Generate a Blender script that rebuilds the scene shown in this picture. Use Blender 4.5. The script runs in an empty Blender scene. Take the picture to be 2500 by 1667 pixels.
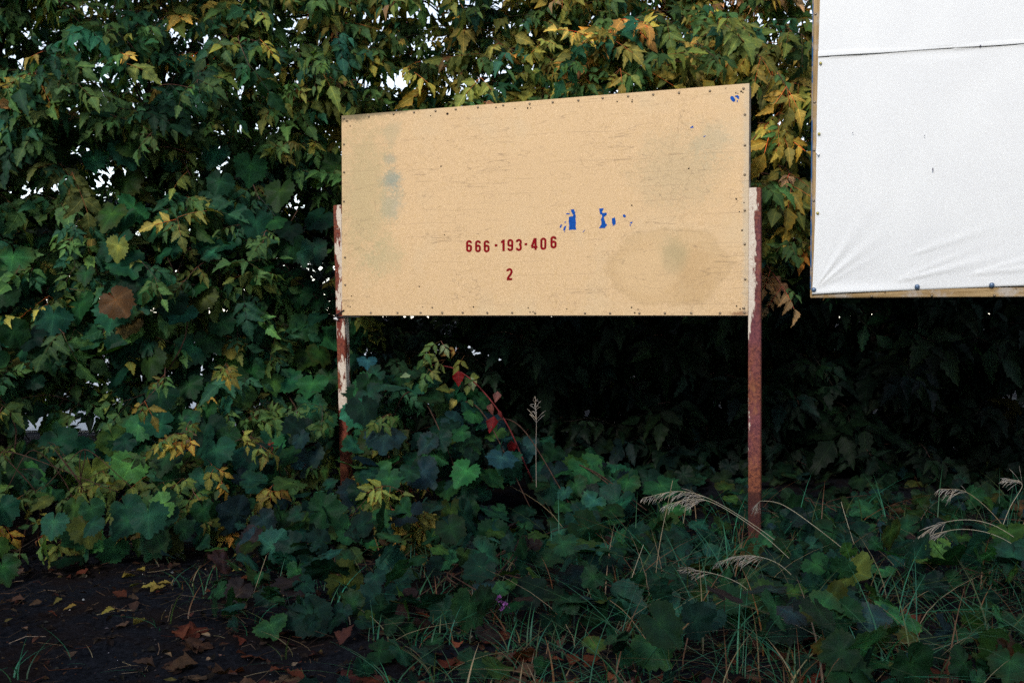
import bpy, math, random
import numpy as np
from mathutils import Matrix, Vector

random.seed(11)
rng = np.random.default_rng(11)
S = bpy.context.scene
COL = S.collection
R = math.radians

# ------------------------------------------------------------------ camera
CAM = np.array([0.0, 0.0, 1.25])
PITCH = R(-1.5)
FPX = 2500 * 35 / 36.0            # focal length in photograph pixels
cd = bpy.data.cameras.new('camera'); cam = bpy.data.objects.new('camera', cd)
COL.objects.link(cam); S.camera = cam
cd.lens = 35; cd.sensor_width = 36; cd.clip_start = 0.05; cd.clip_end = 2000
cam.location = CAM; cam.rotation_euler = (math.pi / 2 + PITCH, 0, 0)

# ------------------------------------------------------------------ light
SUN_EL, SUN_AZ = R(27), R(180 + 24)          # azimuth clockwise from +Y: behind and left of the camera
w = bpy.data.worlds.new('World'); S.world = w; w.use_nodes = True
nt = w.node_tree; nt.nodes.clear()
sky = nt.nodes.new('ShaderNodeTexSky'); sky.sky_type = 'NISHITA'; sky.sun_disc = False
sky.sun_elevation = SUN_EL; sky.sun_rotation = SUN_AZ; sky.air_density = 1.0; sky.dust_density = 0.0
hs = nt.nodes.new('ShaderNodeHueSaturation'); hs.inputs['Saturation'].default_value = 0.5
bg = nt.nodes.new('ShaderNodeBackground'); bg.inputs['Strength'].default_value = 0.15
wo = nt.nodes.new('ShaderNodeOutputWorld')
nt.links.new(sky.outputs[0], hs.inputs['Color']); nt.links.new(hs.outputs[0], bg.inputs[0]); nt.links.new(bg.outputs[0], wo.inputs[0])
sd = bpy.data.lights.new('sun', 'SUN'); sd.energy = 1.5; sd.angle = R(12); sd.color = (1.0, 0.95, 0.87)
so = bpy.data.objects.new('sun', sd); COL.objects.link(so)
sdir = Vector((math.sin(SUN_AZ) * math.cos(SUN_EL), math.cos(SUN_AZ) * math.cos(SUN_EL), math.sin(SUN_EL)))
so.rotation_euler = sdir.to_track_quat('Z', 'Y').to_euler(); so.location = (0, -5, 12)
S.view_settings.view_transform = 'Standard'; S.view_settings.look = 'None'
S.view_settings.exposure = 0.87; S.view_settings.gamma = 1
S.cycles.use_denoising = False      # keeps a fine grain, like the film's
S.cycles.max_bounces = 6; S.cycles.diffuse_bounces = 3; S.cycles.glossy_bounces = 2
S.cycles.transmission_bounces = 3; S.cycles.caustics_reflective = False; S.cycles.caustics_refractive = False

# ------------------------------------------------------------------ helpers
def ray(px, py):
    """direction of a point of the photograph (2500 x 1667)"""
    x = (px - 1250) / FPX; v = (833.5 - py) / FPX
    c, s = math.cos(PITCH), math.sin(PITCH)
    return np.array([x, c - v * s, s + v * c])
def at(px, py, Y):
    d = ray(px, py); return CAM + d * (Y / d[1])
def project(P):
    P = np.atleast_2d(P) - CAM
    c, s = math.cos(PITCH), math.sin(PITCH)
    dep = P[:, 1] * c + P[:, 2] * s; up = -P[:, 1] * s + P[:, 2] * c
    return 1250 + FPX * P[:, 0] / dep, 833.5 - FPX * up / dep, dep
def unit(v):
    v = np.asarray(v, float); return v / (np.linalg.norm(v) + 1e-9)
def U(a, b): return random.uniform(a, b)

def mesh_np(name, V, T, C=None, mat=None, smooth=True, L=None):
    V = np.asarray(V, np.float32); T = np.asarray(T, np.int32)
    m = bpy.data.meshes.new(name)
    m.vertices.add(len(V)); m.vertices.foreach_set('co', V.ravel())
    m.loops.add(T.size); m.loops.foreach_set('vertex_index', T.ravel())
    n = len(T); k = T.shape[1]
    m.polygons.add(n)
    m.polygons.foreach_set('loop_start', np.arange(0, n * k, k, dtype=np.int32))
    m.polygons.foreach_set('loop_total', np.full(n, k, np.int32))
    m.polygons.foreach_set('use_smooth', np.full(n, smooth, dtype=bool))
    if C is not None:
        a = m.color_attributes.new('Col', 'FLOAT_COLOR', 'POINT')
        c4 = np.ones((len(V), 4), np.float32); c4[:, :3] = C
        a.data.foreach_set('color', c4.ravel())
    if L is not None:
        a = m.attributes.new('Loc', 'FLOAT_VECTOR', 'POINT'); a.data.foreach_set('vector', np.asarray(L, np.float32).ravel())
    if mat: m.materials.append(mat)
    m.update(calc_edges=True); m.validate()
    return m
def obj(name, mesh, parent=None, label=None, cat=None, group=None, kind=None):
    o = bpy.data.objects.new(name, mesh); COL.objects.link(o)
    if parent: o.parent = parent
    for k, v in (('label', label), ('category', cat), ('group', group), ('kind', kind)):
        if v: o[k] = v
    return o
def empty(name, loc, label, cat, group=None, rz=0):
    o = obj(name, None, None, label, cat, group); o.location = loc; o.rotation_euler = (0, 0, rz)
    o.empty_display_size = 0.1
    return o

class Geo:
    def __init__(s): s.V, s.T, s.C, s.L, s.n = [], [], [], [], 0
    def add(s, V, T, C, L=None):
        V = np.asarray(V, float); s.V.append(V); s.T.append(np.asarray(T, int) + s.n)
        C = np.asarray(C, float)
        s.C.append(np.tile(C, (len(V), 1)) if C.ndim == 1 else C); s.n += len(V)
        s.L.append(np.full((len(V), 3), 9.0) if L is None else L)
    def mesh(s, name, mat, smooth=True):
        return mesh_np(name, np.concatenate(s.V), np.concatenate(s.T), np.concatenate(s.C), mat, smooth, np.concatenate(s.L))

def tube(P, r, n=5, cap=True):
    P = np.asarray(P, float); m = len(P); r = np.broadcast_to(np.asarray(r, float), (m,))
    t = np.gradient(P, axis=0); t /= np.linalg.norm(t, axis=1)[:, None] + 1e-9
    ref = np.array([0.31, 0.17, 0.93]) if abs(t[:, 2]).mean() < 0.8 else np.array([0.93, 0.31, 0.17])
    a = np.cross(t, ref); a /= np.linalg.norm(a, axis=1)[:, None] + 1e-9; b = np.cross(t, a)
    ang = np.arange(n) * 2 * math.pi / n
    V = P[:, None] + r[:, None, None] * (np.cos(ang)[None, :, None] * a[:, None] + np.sin(ang)[None, :, None] * b[:, None])
    V = V.reshape(-1, 3); T = []
    i = np.arange(m - 1)[:, None] * n; j = np.arange(n)[None]; k = (j + 1) % n
    A, B, Cc, D = i + j, i + k, i + n + k, i + n + j
    T = np.concatenate([np.stack([A, B, Cc], -1).reshape(-1, 3), np.stack([A, Cc, D], -1).reshape(-1, 3)])
    if cap:
        V = np.concatenate([V, P[-1:], P[:1]]); e = len(V) - 2; q = (m - 1) * n
        T = np.concatenate([T, [[q + x, q + (x + 1) % n, e] for x in range(n)], [[(x + 1) % n, x, e + 1] for x in range(n)]])
    return V, T
def bez(P, n=10):
    """smooth curve through the points"""
    P = np.asarray(P, float); m = len(P); out = []
    Q = np.concatenate([[2 * P[0] - P[1]], P, [2 * P[-1] - P[-2]]])
    for i in range(m - 1):
        p0, p1, p2, p3 = Q[i:i + 4]
        for t in np.linspace(0, 1, n, endpoint=(i == m - 2)):
            out.append(0.5 * (2 * p1 + (p2 - p0) * t + (2 * p0 - 5 * p1 + 4 * p2 - p3) * t * t + (3 * p1 - p0 - 3 * p2 + p3) * t ** 3))
    return np.array(out)
def box(x0, x1, y0, y1, z0, z1, bev=0.0):
    import bmesh
    bm = bmesh.new(); bmesh.ops.create_cube(bm, size=1)
    for v in bm.verts:
        v.co = ((x0 + x1) / 2 + v.co.x * (x1 - x0), (y0 + y1) / 2 + v.co.y * (y1 - y0), (z0 + z1) / 2 + v.co.z * (z1 - z0))
    if bev: bmesh.ops.bevel(bm, geom=bm.edges[:], offset=bev, segments=2, affect='EDGES')
    m = bpy.data.meshes.new('box'); bm.to_mesh(m); bm.free(); return m
def setmat(m, mat):
    m.materials.clear(); m.materials.append(mat); return m

# ------------------------------------------------------------------ materials
class N:
    """tiny node-graph helper"""
    def __init__(s, name):
        s.m = bpy.data.materials.new(name); s.m.use_nodes = True
        s.t = s.m.node_tree; s.t.nodes.clear()
        s.out = s.t.nodes.new('ShaderNodeOutputMaterial')
    def node(s, typ, **kw):
        n = s.t.nodes.new(typ)
        for k, v in kw.items(): setattr(n, k, v)
        return n
    def link(s, a, b): s.t.links.new(a, b)
    def _in(s, sock, v):
        if isinstance(v, bpy.types.NodeSocket): s.link(v, sock)
        elif v is not None:
            if sock.type == 'RGBA' and len(v) == 3: v = (*v, 1)
            sock.default_value = v
    def math(s, op, a, b=None, c=None, clamp=False):
        n = s.node('ShaderNodeMath', operation=op, use_clamp=clamp)
        s._in(n.inputs[0], a); s._in(n.inputs[1], b)
        if c is not None: s._in(n.inputs[2], c)
        return n.outputs[0]
    def mix(s, f, a, b, blend='MIX'):
        n = s.node('ShaderNodeMix', data_type='RGBA', blend_type=blend)
        s._in(n.inputs[0], f); s._in(n.inputs[6], a); s._in(n.inputs[7], b); return n.outputs[2]
    def noise(s, vec, scale, detail=3, rough=0.55, dist=0.0):
        n = s.node('ShaderNodeTexNoise'); s._in(n.inputs['Vector'], vec)
        n.inputs['Scale'].default_value = scale; n.inputs['Detail'].default_value = detail
        n.inputs['Roughness'].default_value = rough; n.inputs['Distortion'].default_value = dist
        return n.outputs[0]
    def mapping(s, vec, scale=(1, 1, 1), loc=(0, 0, 0)):
        n = s.node('ShaderNodeMapping'); s._in(n.inputs[0], vec)
        n.inputs['Scale'].default_value = scale; n.inputs['Location'].default_value = loc; return n.outputs[0]
    def ramp(s, v, lo, hi):
        n = s.node('ShaderNodeMapRange', interpolation_type='SMOOTHSTEP'); s._in(n.inputs[0], v)
        n.inputs[1].default_value = lo; n.inputs[2].default_value = hi; return n.outputs[0]
    def objco(s): return s.node('ShaderNodeTexCoord').outputs['Object']
    def xyz(s, v):
        n = s.node('ShaderNodeSeparateXYZ'); s.link(v, n.inputs[0]); return n.outputs
    def bump(s, h, strength=0.3, dist=0.002):
        n = s.node('ShaderNodeBump'); n.inputs['Strength'].default_value = strength; n.inputs['Distance'].default_value = dist
        s._in(n.inputs['Height'], h); return n.outputs[0]
    def pbr(s, base, rough=0.6, spec=0.4, metal=0.0, normal=None, **kw):
        n = s.node('ShaderNodeBsdfPrincipled'); s._in(n.inputs['Base Color'], base); s._in(n.inputs['Roughness'], rough)
        s._in(n.inputs['Specular IOR Level'], spec); s._in(n.inputs['Metallic'], metal)
        if normal is not None: s.link(normal, n.inputs['Normal'])
        s.link(n.outputs[0], s.out.inputs[0]); return n
def gauss(n, xs, zs, u, v, ru, rv, brk=None):
    """soft blot of radius ru, rv at u, v on a board"""
    a = n.math('DIVIDE', n.math('SUBTRACT', xs, u), ru); b = n.math('DIVIDE', n.math('SUBTRACT', zs, v), rv)
    d = n.math('SQRT', n.math('ADD', n.math('MULTIPLY', a, a), n.math('MULTIPLY', b, b)))
    if brk is not None: d = n.math('ADD', d, brk)
    return n.math('SUBTRACT', 1.0, n.ramp(d, 0.25, 1.0))

def leaf_mat(name, rough=0.5, spec=0.35, trans=0.28, bump_s=0.35, scale=45, veins=None):
    n = N(name)
    att = n.node('ShaderNodeAttribute', attribute_name='Col'); oi = n.node('ShaderNodeObjectInfo')
    c = n.mix(1.0, att.outputs['Color'], oi.outputs['Color'], 'MULTIPLY')
    co = n.node('ShaderNodeNewGeometry').outputs['Position']
    f = n.noise(co, scale, 4, 0.65)
    blot = n.ramp(n.noise(co, scale * 0.4, 3), 0.35, 0.7)
    c2 = n.mix(n.math('MULTIPLY', n.ramp(f, 0.35, 0.75), 0.55), c, n.mix(1.0, c, (1.55, 1.25, 0.8), 'MULTIPLY'))
    c3 = n.mix(n.math('MULTIPLY', blot, 0.5), c2, n.mix(1.0, c2, (0.62, 0.72, 0.8), 'MULTIPLY'))
    hgt = f
    if veins:
        loc = n.node('ShaderNodeAttribute', attribute_name='Loc'); lx, ly = n.xyz(loc.outputs['Vector'])[:2]
        ax = n.math('ABSOLUTE', lx); on = n.math('SUBTRACT', 1.0, n.ramp(ly, 2.0, 2.1))
        if veins == 'pinnate':
            mid = n.math('SUBTRACT', 1.0, n.ramp(ax, 0.008, 0.024))
            ph = n.math('FRACT', n.math('SUBTRACT', n.math('MULTIPLY', ly, 7.0), n.math('MULTIPLY', ax, 5.5)))
            sec = n.math('SUBTRACT', 1.0, n.ramp(n.math('ABSOLUTE', n.math('SUBTRACT', ph, 0.5)), 0.05, 0.13))
        else:
            r_ = n.math('SQRT', n.math('ADD', n.math('MULTIPLY', lx, lx), n.math('MULTIPLY', ly, ly)))
            th = n.math('ARCTAN2', lx, ly); sn = n.math('ABSOLUTE', n.math('SINE', n.math('MULTIPLY', th, 3.2)))
            mid = n.math('SUBTRACT', 1.0, n.ramp(n.math('MULTIPLY', sn, r_), 0.010, 0.030))
            ph = n.math('FRACT', n.math('SUBTRACT', n.math('MULTIPLY', r_, 11.0), n.math('MULTIPLY', sn, 1.8)))
            sec = n.math('SUBTRACT', 1.0, n.ramp(n.math('ABSOLUTE', n.math('SUBTRACT', ph, 0.5)), 0.05, 0.14))
        vn = n.math('MULTIPLY', n.math('MAXIMUM', mid, n.math('MULTIPLY', sec, 0.45)), on)
        c3 = n.mix(n.math('MULTIPLY', vn, 0.75), c3, n.mix(1.0, c3, (2.1, 1.75, 1.5), 'MULTIPLY'))
        hgt = n.math('SUBTRACT', f, n.math('MULTIPLY', vn, 0.6))
    b = n.bump(hgt, bump_s, 0.006)
    p = n.pbr(c3, rough, spec, normal=b)
    tr = n.node('ShaderNodeBsdfTranslucent'); n.link(n.mix(1.0, c3, (1.25, 1.3, 0.55), 'MULTIPLY'), tr.inputs[0])
    mx = n.node('ShaderNodeMixShader'); mx.inputs[0].default_value = trans
    n.link(p.outputs[0], mx.inputs[1]); n.link(tr.outputs[0], mx.inputs[2]); n.link(mx.outputs[0], n.out.inputs[0])
    return n.m
M_LEAF = leaf_mat('leaf', 0.55, 0.16, 0.28, veins='pinnate')
M_GRAPE = leaf_mat('grape_leaf', 0.5, 0.12, 0.16, 0.7, 30, veins='palmate')
M_DRY = leaf_mat('dry_leaf', 0.75, 0.08, 0.1, 0.6, 60)
M_GRASS = leaf_mat('grass', 0.5, 0.4, 0.2, 0.1, 20)
def bark_mat():
    n = N('bark'); att = n.node('ShaderNodeAttribute', attribute_name='Col'); co = n.objco()
    f = n.noise(n.mapping(co, (30, 30, 6)), 1.5, 5, 0.7)
    c = n.mix(n.ramp(f, 0.3, 0.7), n.mix(1.0, att.outputs['Color'], (0.5, 0.5, 0.5), 'MULTIPLY'), n.mix(1.0, att.outputs['Color'], (1.4, 1.35, 1.3), 'MULTIPLY'))
    n.pbr(c, 0.9, 0.06, normal=n.bump(f, 0.8, 0.01)); return n.m
M_BARK = bark_mat()
def plain(name, col, rough=0.6, spec=0.4, metal=0.0, var=0.15, scale=60):
    n = N(name); f = n.noise(n.objco(), scale, 3)
    c = n.mix(n.ramp(f, 0.3, 0.7), tuple(x * (1 - var) for x in col), tuple(min(1, x * (1 + var)) for x in col))
    n.pbr(c, rough, spec, metal, normal=n.bump(f, 0.15, 0.001)); return n.m

# ================================================================== the setting
def ground_z(x, y):
    z = 0.012 * np.sin(1.7 * x + 0.6 * y) + 0.010 * np.sin(2.9 * y - 1.1 * x + 1) + 0.006 * np.sin(6.3 * x + 4.1 * y)
    z = z + 0.10 * np.clip((y - 5.2) / 1.4, 0, 1) * np.clip((0.4 - x) / 1.6, 0, 1)     # low bank at the foot of the hedge
    return z
def soil_mat():
    n = N('soil'); co = n.objco()
    a = n.noise(co, 3.0, 4, 0.6); b = n.noise(co, 45, 5, 0.7); g = n.noise(co, 160, 3, 0.7)
    c = n.mix(n.ramp(b, 0.3, 0.7), (0.005, 0.0055, 0.008), (0.019, 0.021, 0.028))
    c = n.mix(n.math('MULTIPLY', n.ramp(a, 0.42, 0.65), 0.7), c, (0.018, 0.011, 0.009))
    c = n.mix(n.math('MULTIPLY', n.ramp(g, 0.64, 0.72), 0.8), c, (0.075, 0.07, 0.08))
    h = n.math('ADD', n.math('MULTIPLY', b, 0.7), n.math('MULTIPLY', g, 0.4))
    n.pbr(c, 1.0, 0.03, normal=n.bump(h, 1.0, 0.02)); return n.m
gx = np.unique(np.concatenate([[-400, -150, -60, -25, -12, -8], np.arange(-6, 6.01, 0.07), [8, 12, 25, 60, 150, 400]]))
gy = np.unique(np.concatenate([[-400, -150, -60, -25, -12, -5, -1, 1, 2], np.arange(2.4, 10, 0.07), [11, 13, 18, 28, 60, 150, 400]]))
X, Y = np.meshgrid(gx, gy, indexing='ij')
near = np.clip((7.5 - abs(X)) / 2, 0, 1) * np.clip((11 - Y) / 2, 0, 1) * np.clip(Y / 2, 0, 1)
rough = rng.normal(0, 0.007, X.shape)
Z = (ground_z(X, Y) + rough) * near
V = np.stack([X, Y, Z], -1).reshape(-1, 3)
a = (np.arange(len(gx) - 1)[:, None] * len(gy) + np.arange(len(gy) - 1)[None]).ravel()
Q = np.stack([a, a + len(gy), a + len(gy) + 1, a + 1], -1)
obj('ground', mesh_np('ground', V, Q, None, soil_mat()), kind='structure')

# pale concrete yard behind the hedge, glimpsed through it
def yard_mat():
    n = N('pale_concrete'); co = n.objco(); f = n.noise(co, 0.8, 5); g = n.noise(co, 25, 4)
    c = n.mix(n.ramp(f, 0.3, 0.7), (0.62, 0.63, 0.64), (0.72, 0.72, 0.72))
    n.pbr(c, 0.8, 0.3, normal=n.bump(g, 0.3, 0.004)); return n.m
obj('yard', setmat(box(-60, 0.5, 10.4, 90, -0.2, 0.05), yard_mat()), kind='structure')

# ================================================================== billboard
BW, BH = 2.506, 1.25
BR = np.array([1.281, 5.407]); BL = np.array([-1.069, 6.278])
bdir = unit(BR - BL); bnorm = np.array([bdir[1], -bdir[0]])          # towards the camera
BZ = 1.25
BANG = math.atan2(bdir[1], bdir[0])
board = empty('billboard', (BL[0], BL[1], 0.0), 'blank ochre billboard with red phone number on two rusty posts', 'billboard', rz=BANG)
def buv(px, py):
    """point of the photograph -> metres along and up the board's face"""
    d = ray(px, py); n3 = np.array([bnorm[0], bnorm[1], 0]); p0 = np.array([BL[0], BL[1], 0])
    P = CAM + d * (np.dot(p0 - CAM, n3) / np.dot(d, n3))
    return float(np.dot(P[:2] - BL, bdir)), float(P[2])
def wav(u, v):
    return 0.0016 * np.sin(2.3 * u + 1.1 * v) + 0.0014 * np.sin(4.7 * v - 1.9 * u + 0.7) + 0.0008 * np.sin(9 * u + 2 * v)

def panel_mat():
    n = N('ochre_panel_paint'); co = n.objco(); xyz = n.xyz(co); xs, zs = xyz[0], xyz[2]
    fine = n.noise(co, 260, 2, 0.8); mid = n.noise(co, 38, 5, 0.65); big = n.noise(co, 2.2, 4, 0.55)
    c = n.mix(n.ramp(fine, 0.28, 0.72), (0.57, 0.372, 0.185), (0.85, 0.592, 0.345))
    c = n.mix(n.math('MULTIPLY', n.ramp(mid, 0.48, 0.74), 0.30), c, (0.56, 0.36, 0.13))
    c = n.mix(n.math('MULTIPLY', n.ramp(big, 0.50, 0.72), 0.40), c, (0.66, 0.52, 0.33))
    # greenish grime along the left and right
    brk = n.math('ADD', n.math('MULTIPLY', n.math('SUBTRACT', n.noise(co, 11, 5, 0.7), 0.5), 1.6), n.math('MULTIPLY', n.math('SUBTRACT', n.noise(co, 55, 4, 0.75), 0.5), 1.5))
    for (u, v, ru, rv, col, k) in (
            (0.345, BZ + 0.83, 0.10, 0.09, (0.22, 0.30, 0.27), 0.75), (0.335, BZ + 0.96, 0.06, 0.05, (0.28, 0.33, 0.27), 0.5),
            (0.345, BZ + 0.68, 0.11, 0.13, (0.33, 0.36, 0.28), 0.55), (0.35, BZ + 1.12, 0.10, 0.12, (0.48, 0.40, 0.24), 0.5),
            (0.16, BZ + 0.75, 0.26, 0.62, (0.46, 0.38, 0.20), 0.55), (0.30, BZ + 0.36, 0.18, 0.16, (0.46, 0.40, 0.22), 0.45),
            (2.12, BZ + 0.80, 0.34, 0.30, (0.48, 0.39, 0.23), 0.40), (2.30, BZ + 0.95, 0.14, 0.16, (0.45, 0.40, 0.26), 0.4),
            (2.20, BZ + 0.22, 0.16, 0.20, (0.52, 0.33, 0.16), 0.5), (2.10, BZ + 0.36, 0.10, 0.12, (0.42, 0.36, 0.20), 0.5),
            (0.05, BZ + 1.24, 0.20, 0.045, (0.16, 0.13, 0.07), 0.8),
            (0.30, BZ + 1.25, 0.30, 0.02, (0.18, 0.14, 0.08), 0.7), (2.47, BZ + 0.01, 0.09, 0.02, (0.24, 0.10, 0.04), 0.8),
            (2.50, BZ + 0.6, 0.035, 1.0, (0.52, 0.46, 0.36), 0.5)):
        c = n.mix(n.math('MULTIPLY', gauss(n, xs, zs, u, v, ru, rv, brk), k), c, col)
    # oval water stain, lower right: a tide-mark with a paler middle
    ou, ov = buv(1632, 652); soft = n.math('MULTIPLY', n.math('SUBTRACT', n.noise(co, 6, 4, 0.6), 0.5), 0.5)
    def oval(ru_, rv_, lo, hi_, du=0, dv=0):
        a_ = n.math('DIVIDE', n.math('SUBTRACT', xs, ou + du), ru_); b_ = n.math('DIVIDE', n.math('SUBTRACT', zs, ov + dv), rv_)
        d_ = n.math('ADD', n.math('SQRT', n.math('ADD', n.math('MULTIPLY', a_, a_), n.math('MULTIPLY', b_, b_))), soft)
        return n.math('SUBTRACT', 1.0, n.ramp(d_, lo, hi_))
    c = n.mix(n.math('MULTIPLY', oval(0.37, 0.235, 0.80, 1.0), 0.27), c, (0.50, 0.315, 0.125))
    c = n.mix(n.math('MULTIPLY', n.math('SUBTRACT', oval(0.37, 0.235, 0.90, 1.0), oval(0.37, 0.235, 0.80, 0.93), None, True), 0.20), c, (0.38, 0.25, 0.11))
    c = n.mix(n.math('MULTIPLY', oval(0.20, 0.15, 0.7, 1.0, -0.12, -0.02), 0.6), c, (0.70, 0.48, 0.26))
    c = n.mix(n.math('MULTIPLY', oval(0.10, 0.10, 0.5, 1.0, 0.03, 0.04), 0.45), c, (0.44, 0.34, 0.18))
    # hairline cracks in the paint: mostly level, some wandering
    def cracks(scale, loc, w_, mscale, mlo, k, col=(0.20, 0.13, 0.08)):
        nonlocal c
        f = n.noise(n.mapping(co, scale, loc), 1.0, 3.5, 0.6)
        line = n.math('SUBTRACT', 1.0, n.ramp(n.math('ABSOLUTE', n.math('SUBTRACT', f, 0.5)), w_ * 0.3, w_))
        msk = n.ramp(n.noise(n.mapping(co, (mscale,) * 3, loc), 1.0, 3), mlo, mlo + 0.1)
        c = n.mix(n.math('MULTIPLY', n.math('MULTIPLY', line, msk), k), c, col)
        return line
    cracks((0.55, 1, 7.0), (0, 0, 3.1), 0.0034, 1.4, 0.44, 0.40)
    cracks((0.8, 1, 9.0), (4, 0, 1.7), 0.0034, 1.8, 0.48, 0.30)
    cracks((2.4, 1, 3.0), (9, 0, 7.7), 0.0026, 1.6, 0.47, 0.36)
    cracks((7.0, 1, 2.0), (2, 0, 5.3), 0.004, 3.0, 0.55, 0.32)
    # faint level seams in the sheet, broken up
    wz = n.math('ADD', n.math('DIVIDE', zs, 0.082), n.math('MULTIPLY', n.noise(n.mapping(co, (1.2, 1, 3)), 1.0, 3), 0.9))
    ln = n.math('SUBTRACT', 1.0, n.ramp(n.math('ABSOLUTE', n.math('SUBTRACT', n.math('FRACT', wz), 0.5)), 0.006, 0.022))
    c = n.mix(n.math('MULTIPLY', n.math('MULTIPLY', ln, n.ramp(n.noise(n.mapping(co, (2.2, 1, 7), (3, 0, 1)), 1.0, 4), 0.46, 0.60)), 0.40), c, (0.24, 0.16, 0.10))
    crz = n.node('ShaderNodeTexVoronoi', feature='DISTANCE_TO_EDGE'); n.link(n.mapping(co, (16, 16, 22)), crz.inputs['Vector']); crz.inputs['Scale'].default_value = 1.0
    ck = n.math('SUBTRACT', 1.0, n.ramp(crz.outputs['Distance'], 0.008, 0.030))
    c = n.mix(n.math('MULTIPLY', n.math('MULTIPLY', ck, n.ramp(n.noise(co, 2.6, 4), 0.48, 0.62)), 0.22), c, (0.26, 0.17, 0.10))
    spk = n.ramp(n.noise(co, 75, 2, 0.5), 0.735, 0.77)
    c = n.mix(n.math('MULTIPLY', spk, 0.8), c, (0.14, 0.08, 0.045))
    n.pbr(c, 0.62, 0.25, normal=n.bump(n.math('ADD', fine, mid), 0.12, 0.001)); return n.m
M_PANEL = panel_mat()
M_RAIL = plain('weathered_grey_steel', (0.16, 0.14, 0.13), 0.6, 0.4, 0.0, 0.4, 25)
M_SCREW = plain('dull_screw_metal', (0.20, 0.15, 0.10), 0.45, 0.5, 0.4, 0.5, 90)
M_RED = plain('dark_red_lettering', (0.23, 0.001, 0.006), 0.6, 0.08, 0, 0.3, 60)
M_BLUE = plain('blue_paint', (0.003, 0.075, 0.36), 0.6, 0.1, 0, 0.2, 80)
M_HOLE = plain('dark_nail_hole', (0.018, 0.012, 0.010), 0.9, 0.1)
M_WIRE = plain('black_wire', (0.012, 0.012, 0.014), 0.5, 0.4)

def panel_geom(w_, h_, z0, nu, nv, t, fn):
    u = np.linspace(0, w_, nu); v = np.linspace(0, h_, nv); Ug, Vg = np.meshgrid(u, v, indexing='ij')
    F = np.stack([Ug, -fn(Ug, Vg + z0), Vg + z0], -1).reshape(-1, 3); B = F.copy(); B[:, 1] = t
    n = nu * nv
    a_ = (np.arange(nu - 1)[:, None] * nv + np.arange(nv - 1)[None]).ravel()
    q = np.stack([a_, a_ + nv, a_ + nv + 1, a_ + 1], -1)
    q2 = q[:, ::-1] + n
    rim = np.concatenate([np.arange(nu) * nv, (nu - 1) * nv + np.arange(1, nv), np.arange(nu - 2, -1, -1) * nv + nv - 1, np.arange(nv - 2, 0, -1)])
    r2 = np.roll(rim, -1); q3 = np.stack([rim, rim + n, r2 + n, r2], -1)
    return np.concatenate([F, B]), np.concatenate([q, q2, q3])
V, Q = panel_geom(BW, BH, BZ, 40, 20, 0.012, wav)
pn = obj('panel', mesh_np('panel', V, Q, None, M_PANEL, False), board)
# steel angle frame behind the sheet
for nm, b in (('frame_rail', (0.012, BW - 0.012, 0.0135, 0.05, BZ + BH - 0.05, BZ + BH - 0.004)), ('frame_rail', (0.012, BW - 0.012, 0.0135, 0.05, BZ - 0.006, BZ + 0.045)),
              ('frame_rail', (-0.004, 0.04, 0.0145, 0.052, BZ + 0.002, BZ + BH - 0.01)), ('frame_rail', (BW - 0.04, BW + 0.004, 0.0145, 0.052, BZ + 0.002, BZ + BH - 0.01)),
              ('frame_rail', (BW / 2 - 0.02, BW / 2 + 0.02, 0.0145, 0.045, BZ + 0.046, BZ + BH - 0.052))):
    obj(nm, setmat(box(*b, bev=0.002), M_RAIL), board)
# screws
V, T = tube([[0, 0.001, 0], [0, -0.003, 0], [0, -0.0052, 0], [0, -0.0058, 0]], [0.0068, 0.0068, 0.0045, 0.002], 10)
sc_mesh = mesh_np('screw', V, T, None, M_SCREW)
screws = []
z8 = lambda x, y: (800 + x / 4.612, 180 + y / 4.612)
z2 = lambda x, y: (800 + x / 2.8, y / 2.8)
z5 = lambda x, y: (800 + x / 2.8, 560 + y / 2.8)
z1 = lambda x, y: (1500 + x / 5.6, 200 + y / 5.6)
z9 = lambda x, y: (1380 + x / 4.9, 480 + y / 4.9)
for p in ((183, 505), (465, 482), (742, 456), (970, 437), (1212, 420), (1440, 402), (1690, 380), (1975, 357)): screws.append(z8(*p))
for p in ((1380, 710), (1538, 700), (1714, 688), (1880, 673), (2054, 660), (112, 988), (112, 1178), (112, 1378)): screws.append(z2(*p))
for p in ((532, 176), (884, 153), (1308, 128), (1766, 95), (1785, 450), (1785, 868), (1783, 1270)): screws.append(z1(*p))
for p in ((295, 570), (478, 570), (636, 570), (783, 570), (923, 570), (1090, 570), (1260, 570), (1417, 572), (120, 192), (122, 380)): screws.append(z5(*p))
for p in ((235, 1398), (535, 1395), (887, 1396), (1192, 1396), (1507, 1392), (1852, 1392), (2148, 165), (2147, 570), (2153, 988), (2140, 1335), (2145, 1388)): screws.append(z9(*p))
for p in screws:
    u, v = buv(*p); u = min(max(u, 0.014), BW - 0.014); v = min(max(v, BZ + 0.012), BZ + BH - 0.012)
    s_ = obj('screw', sc_mesh, pn); s_.location = (u, -wav(u, v) - 0.0003, v)
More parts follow.
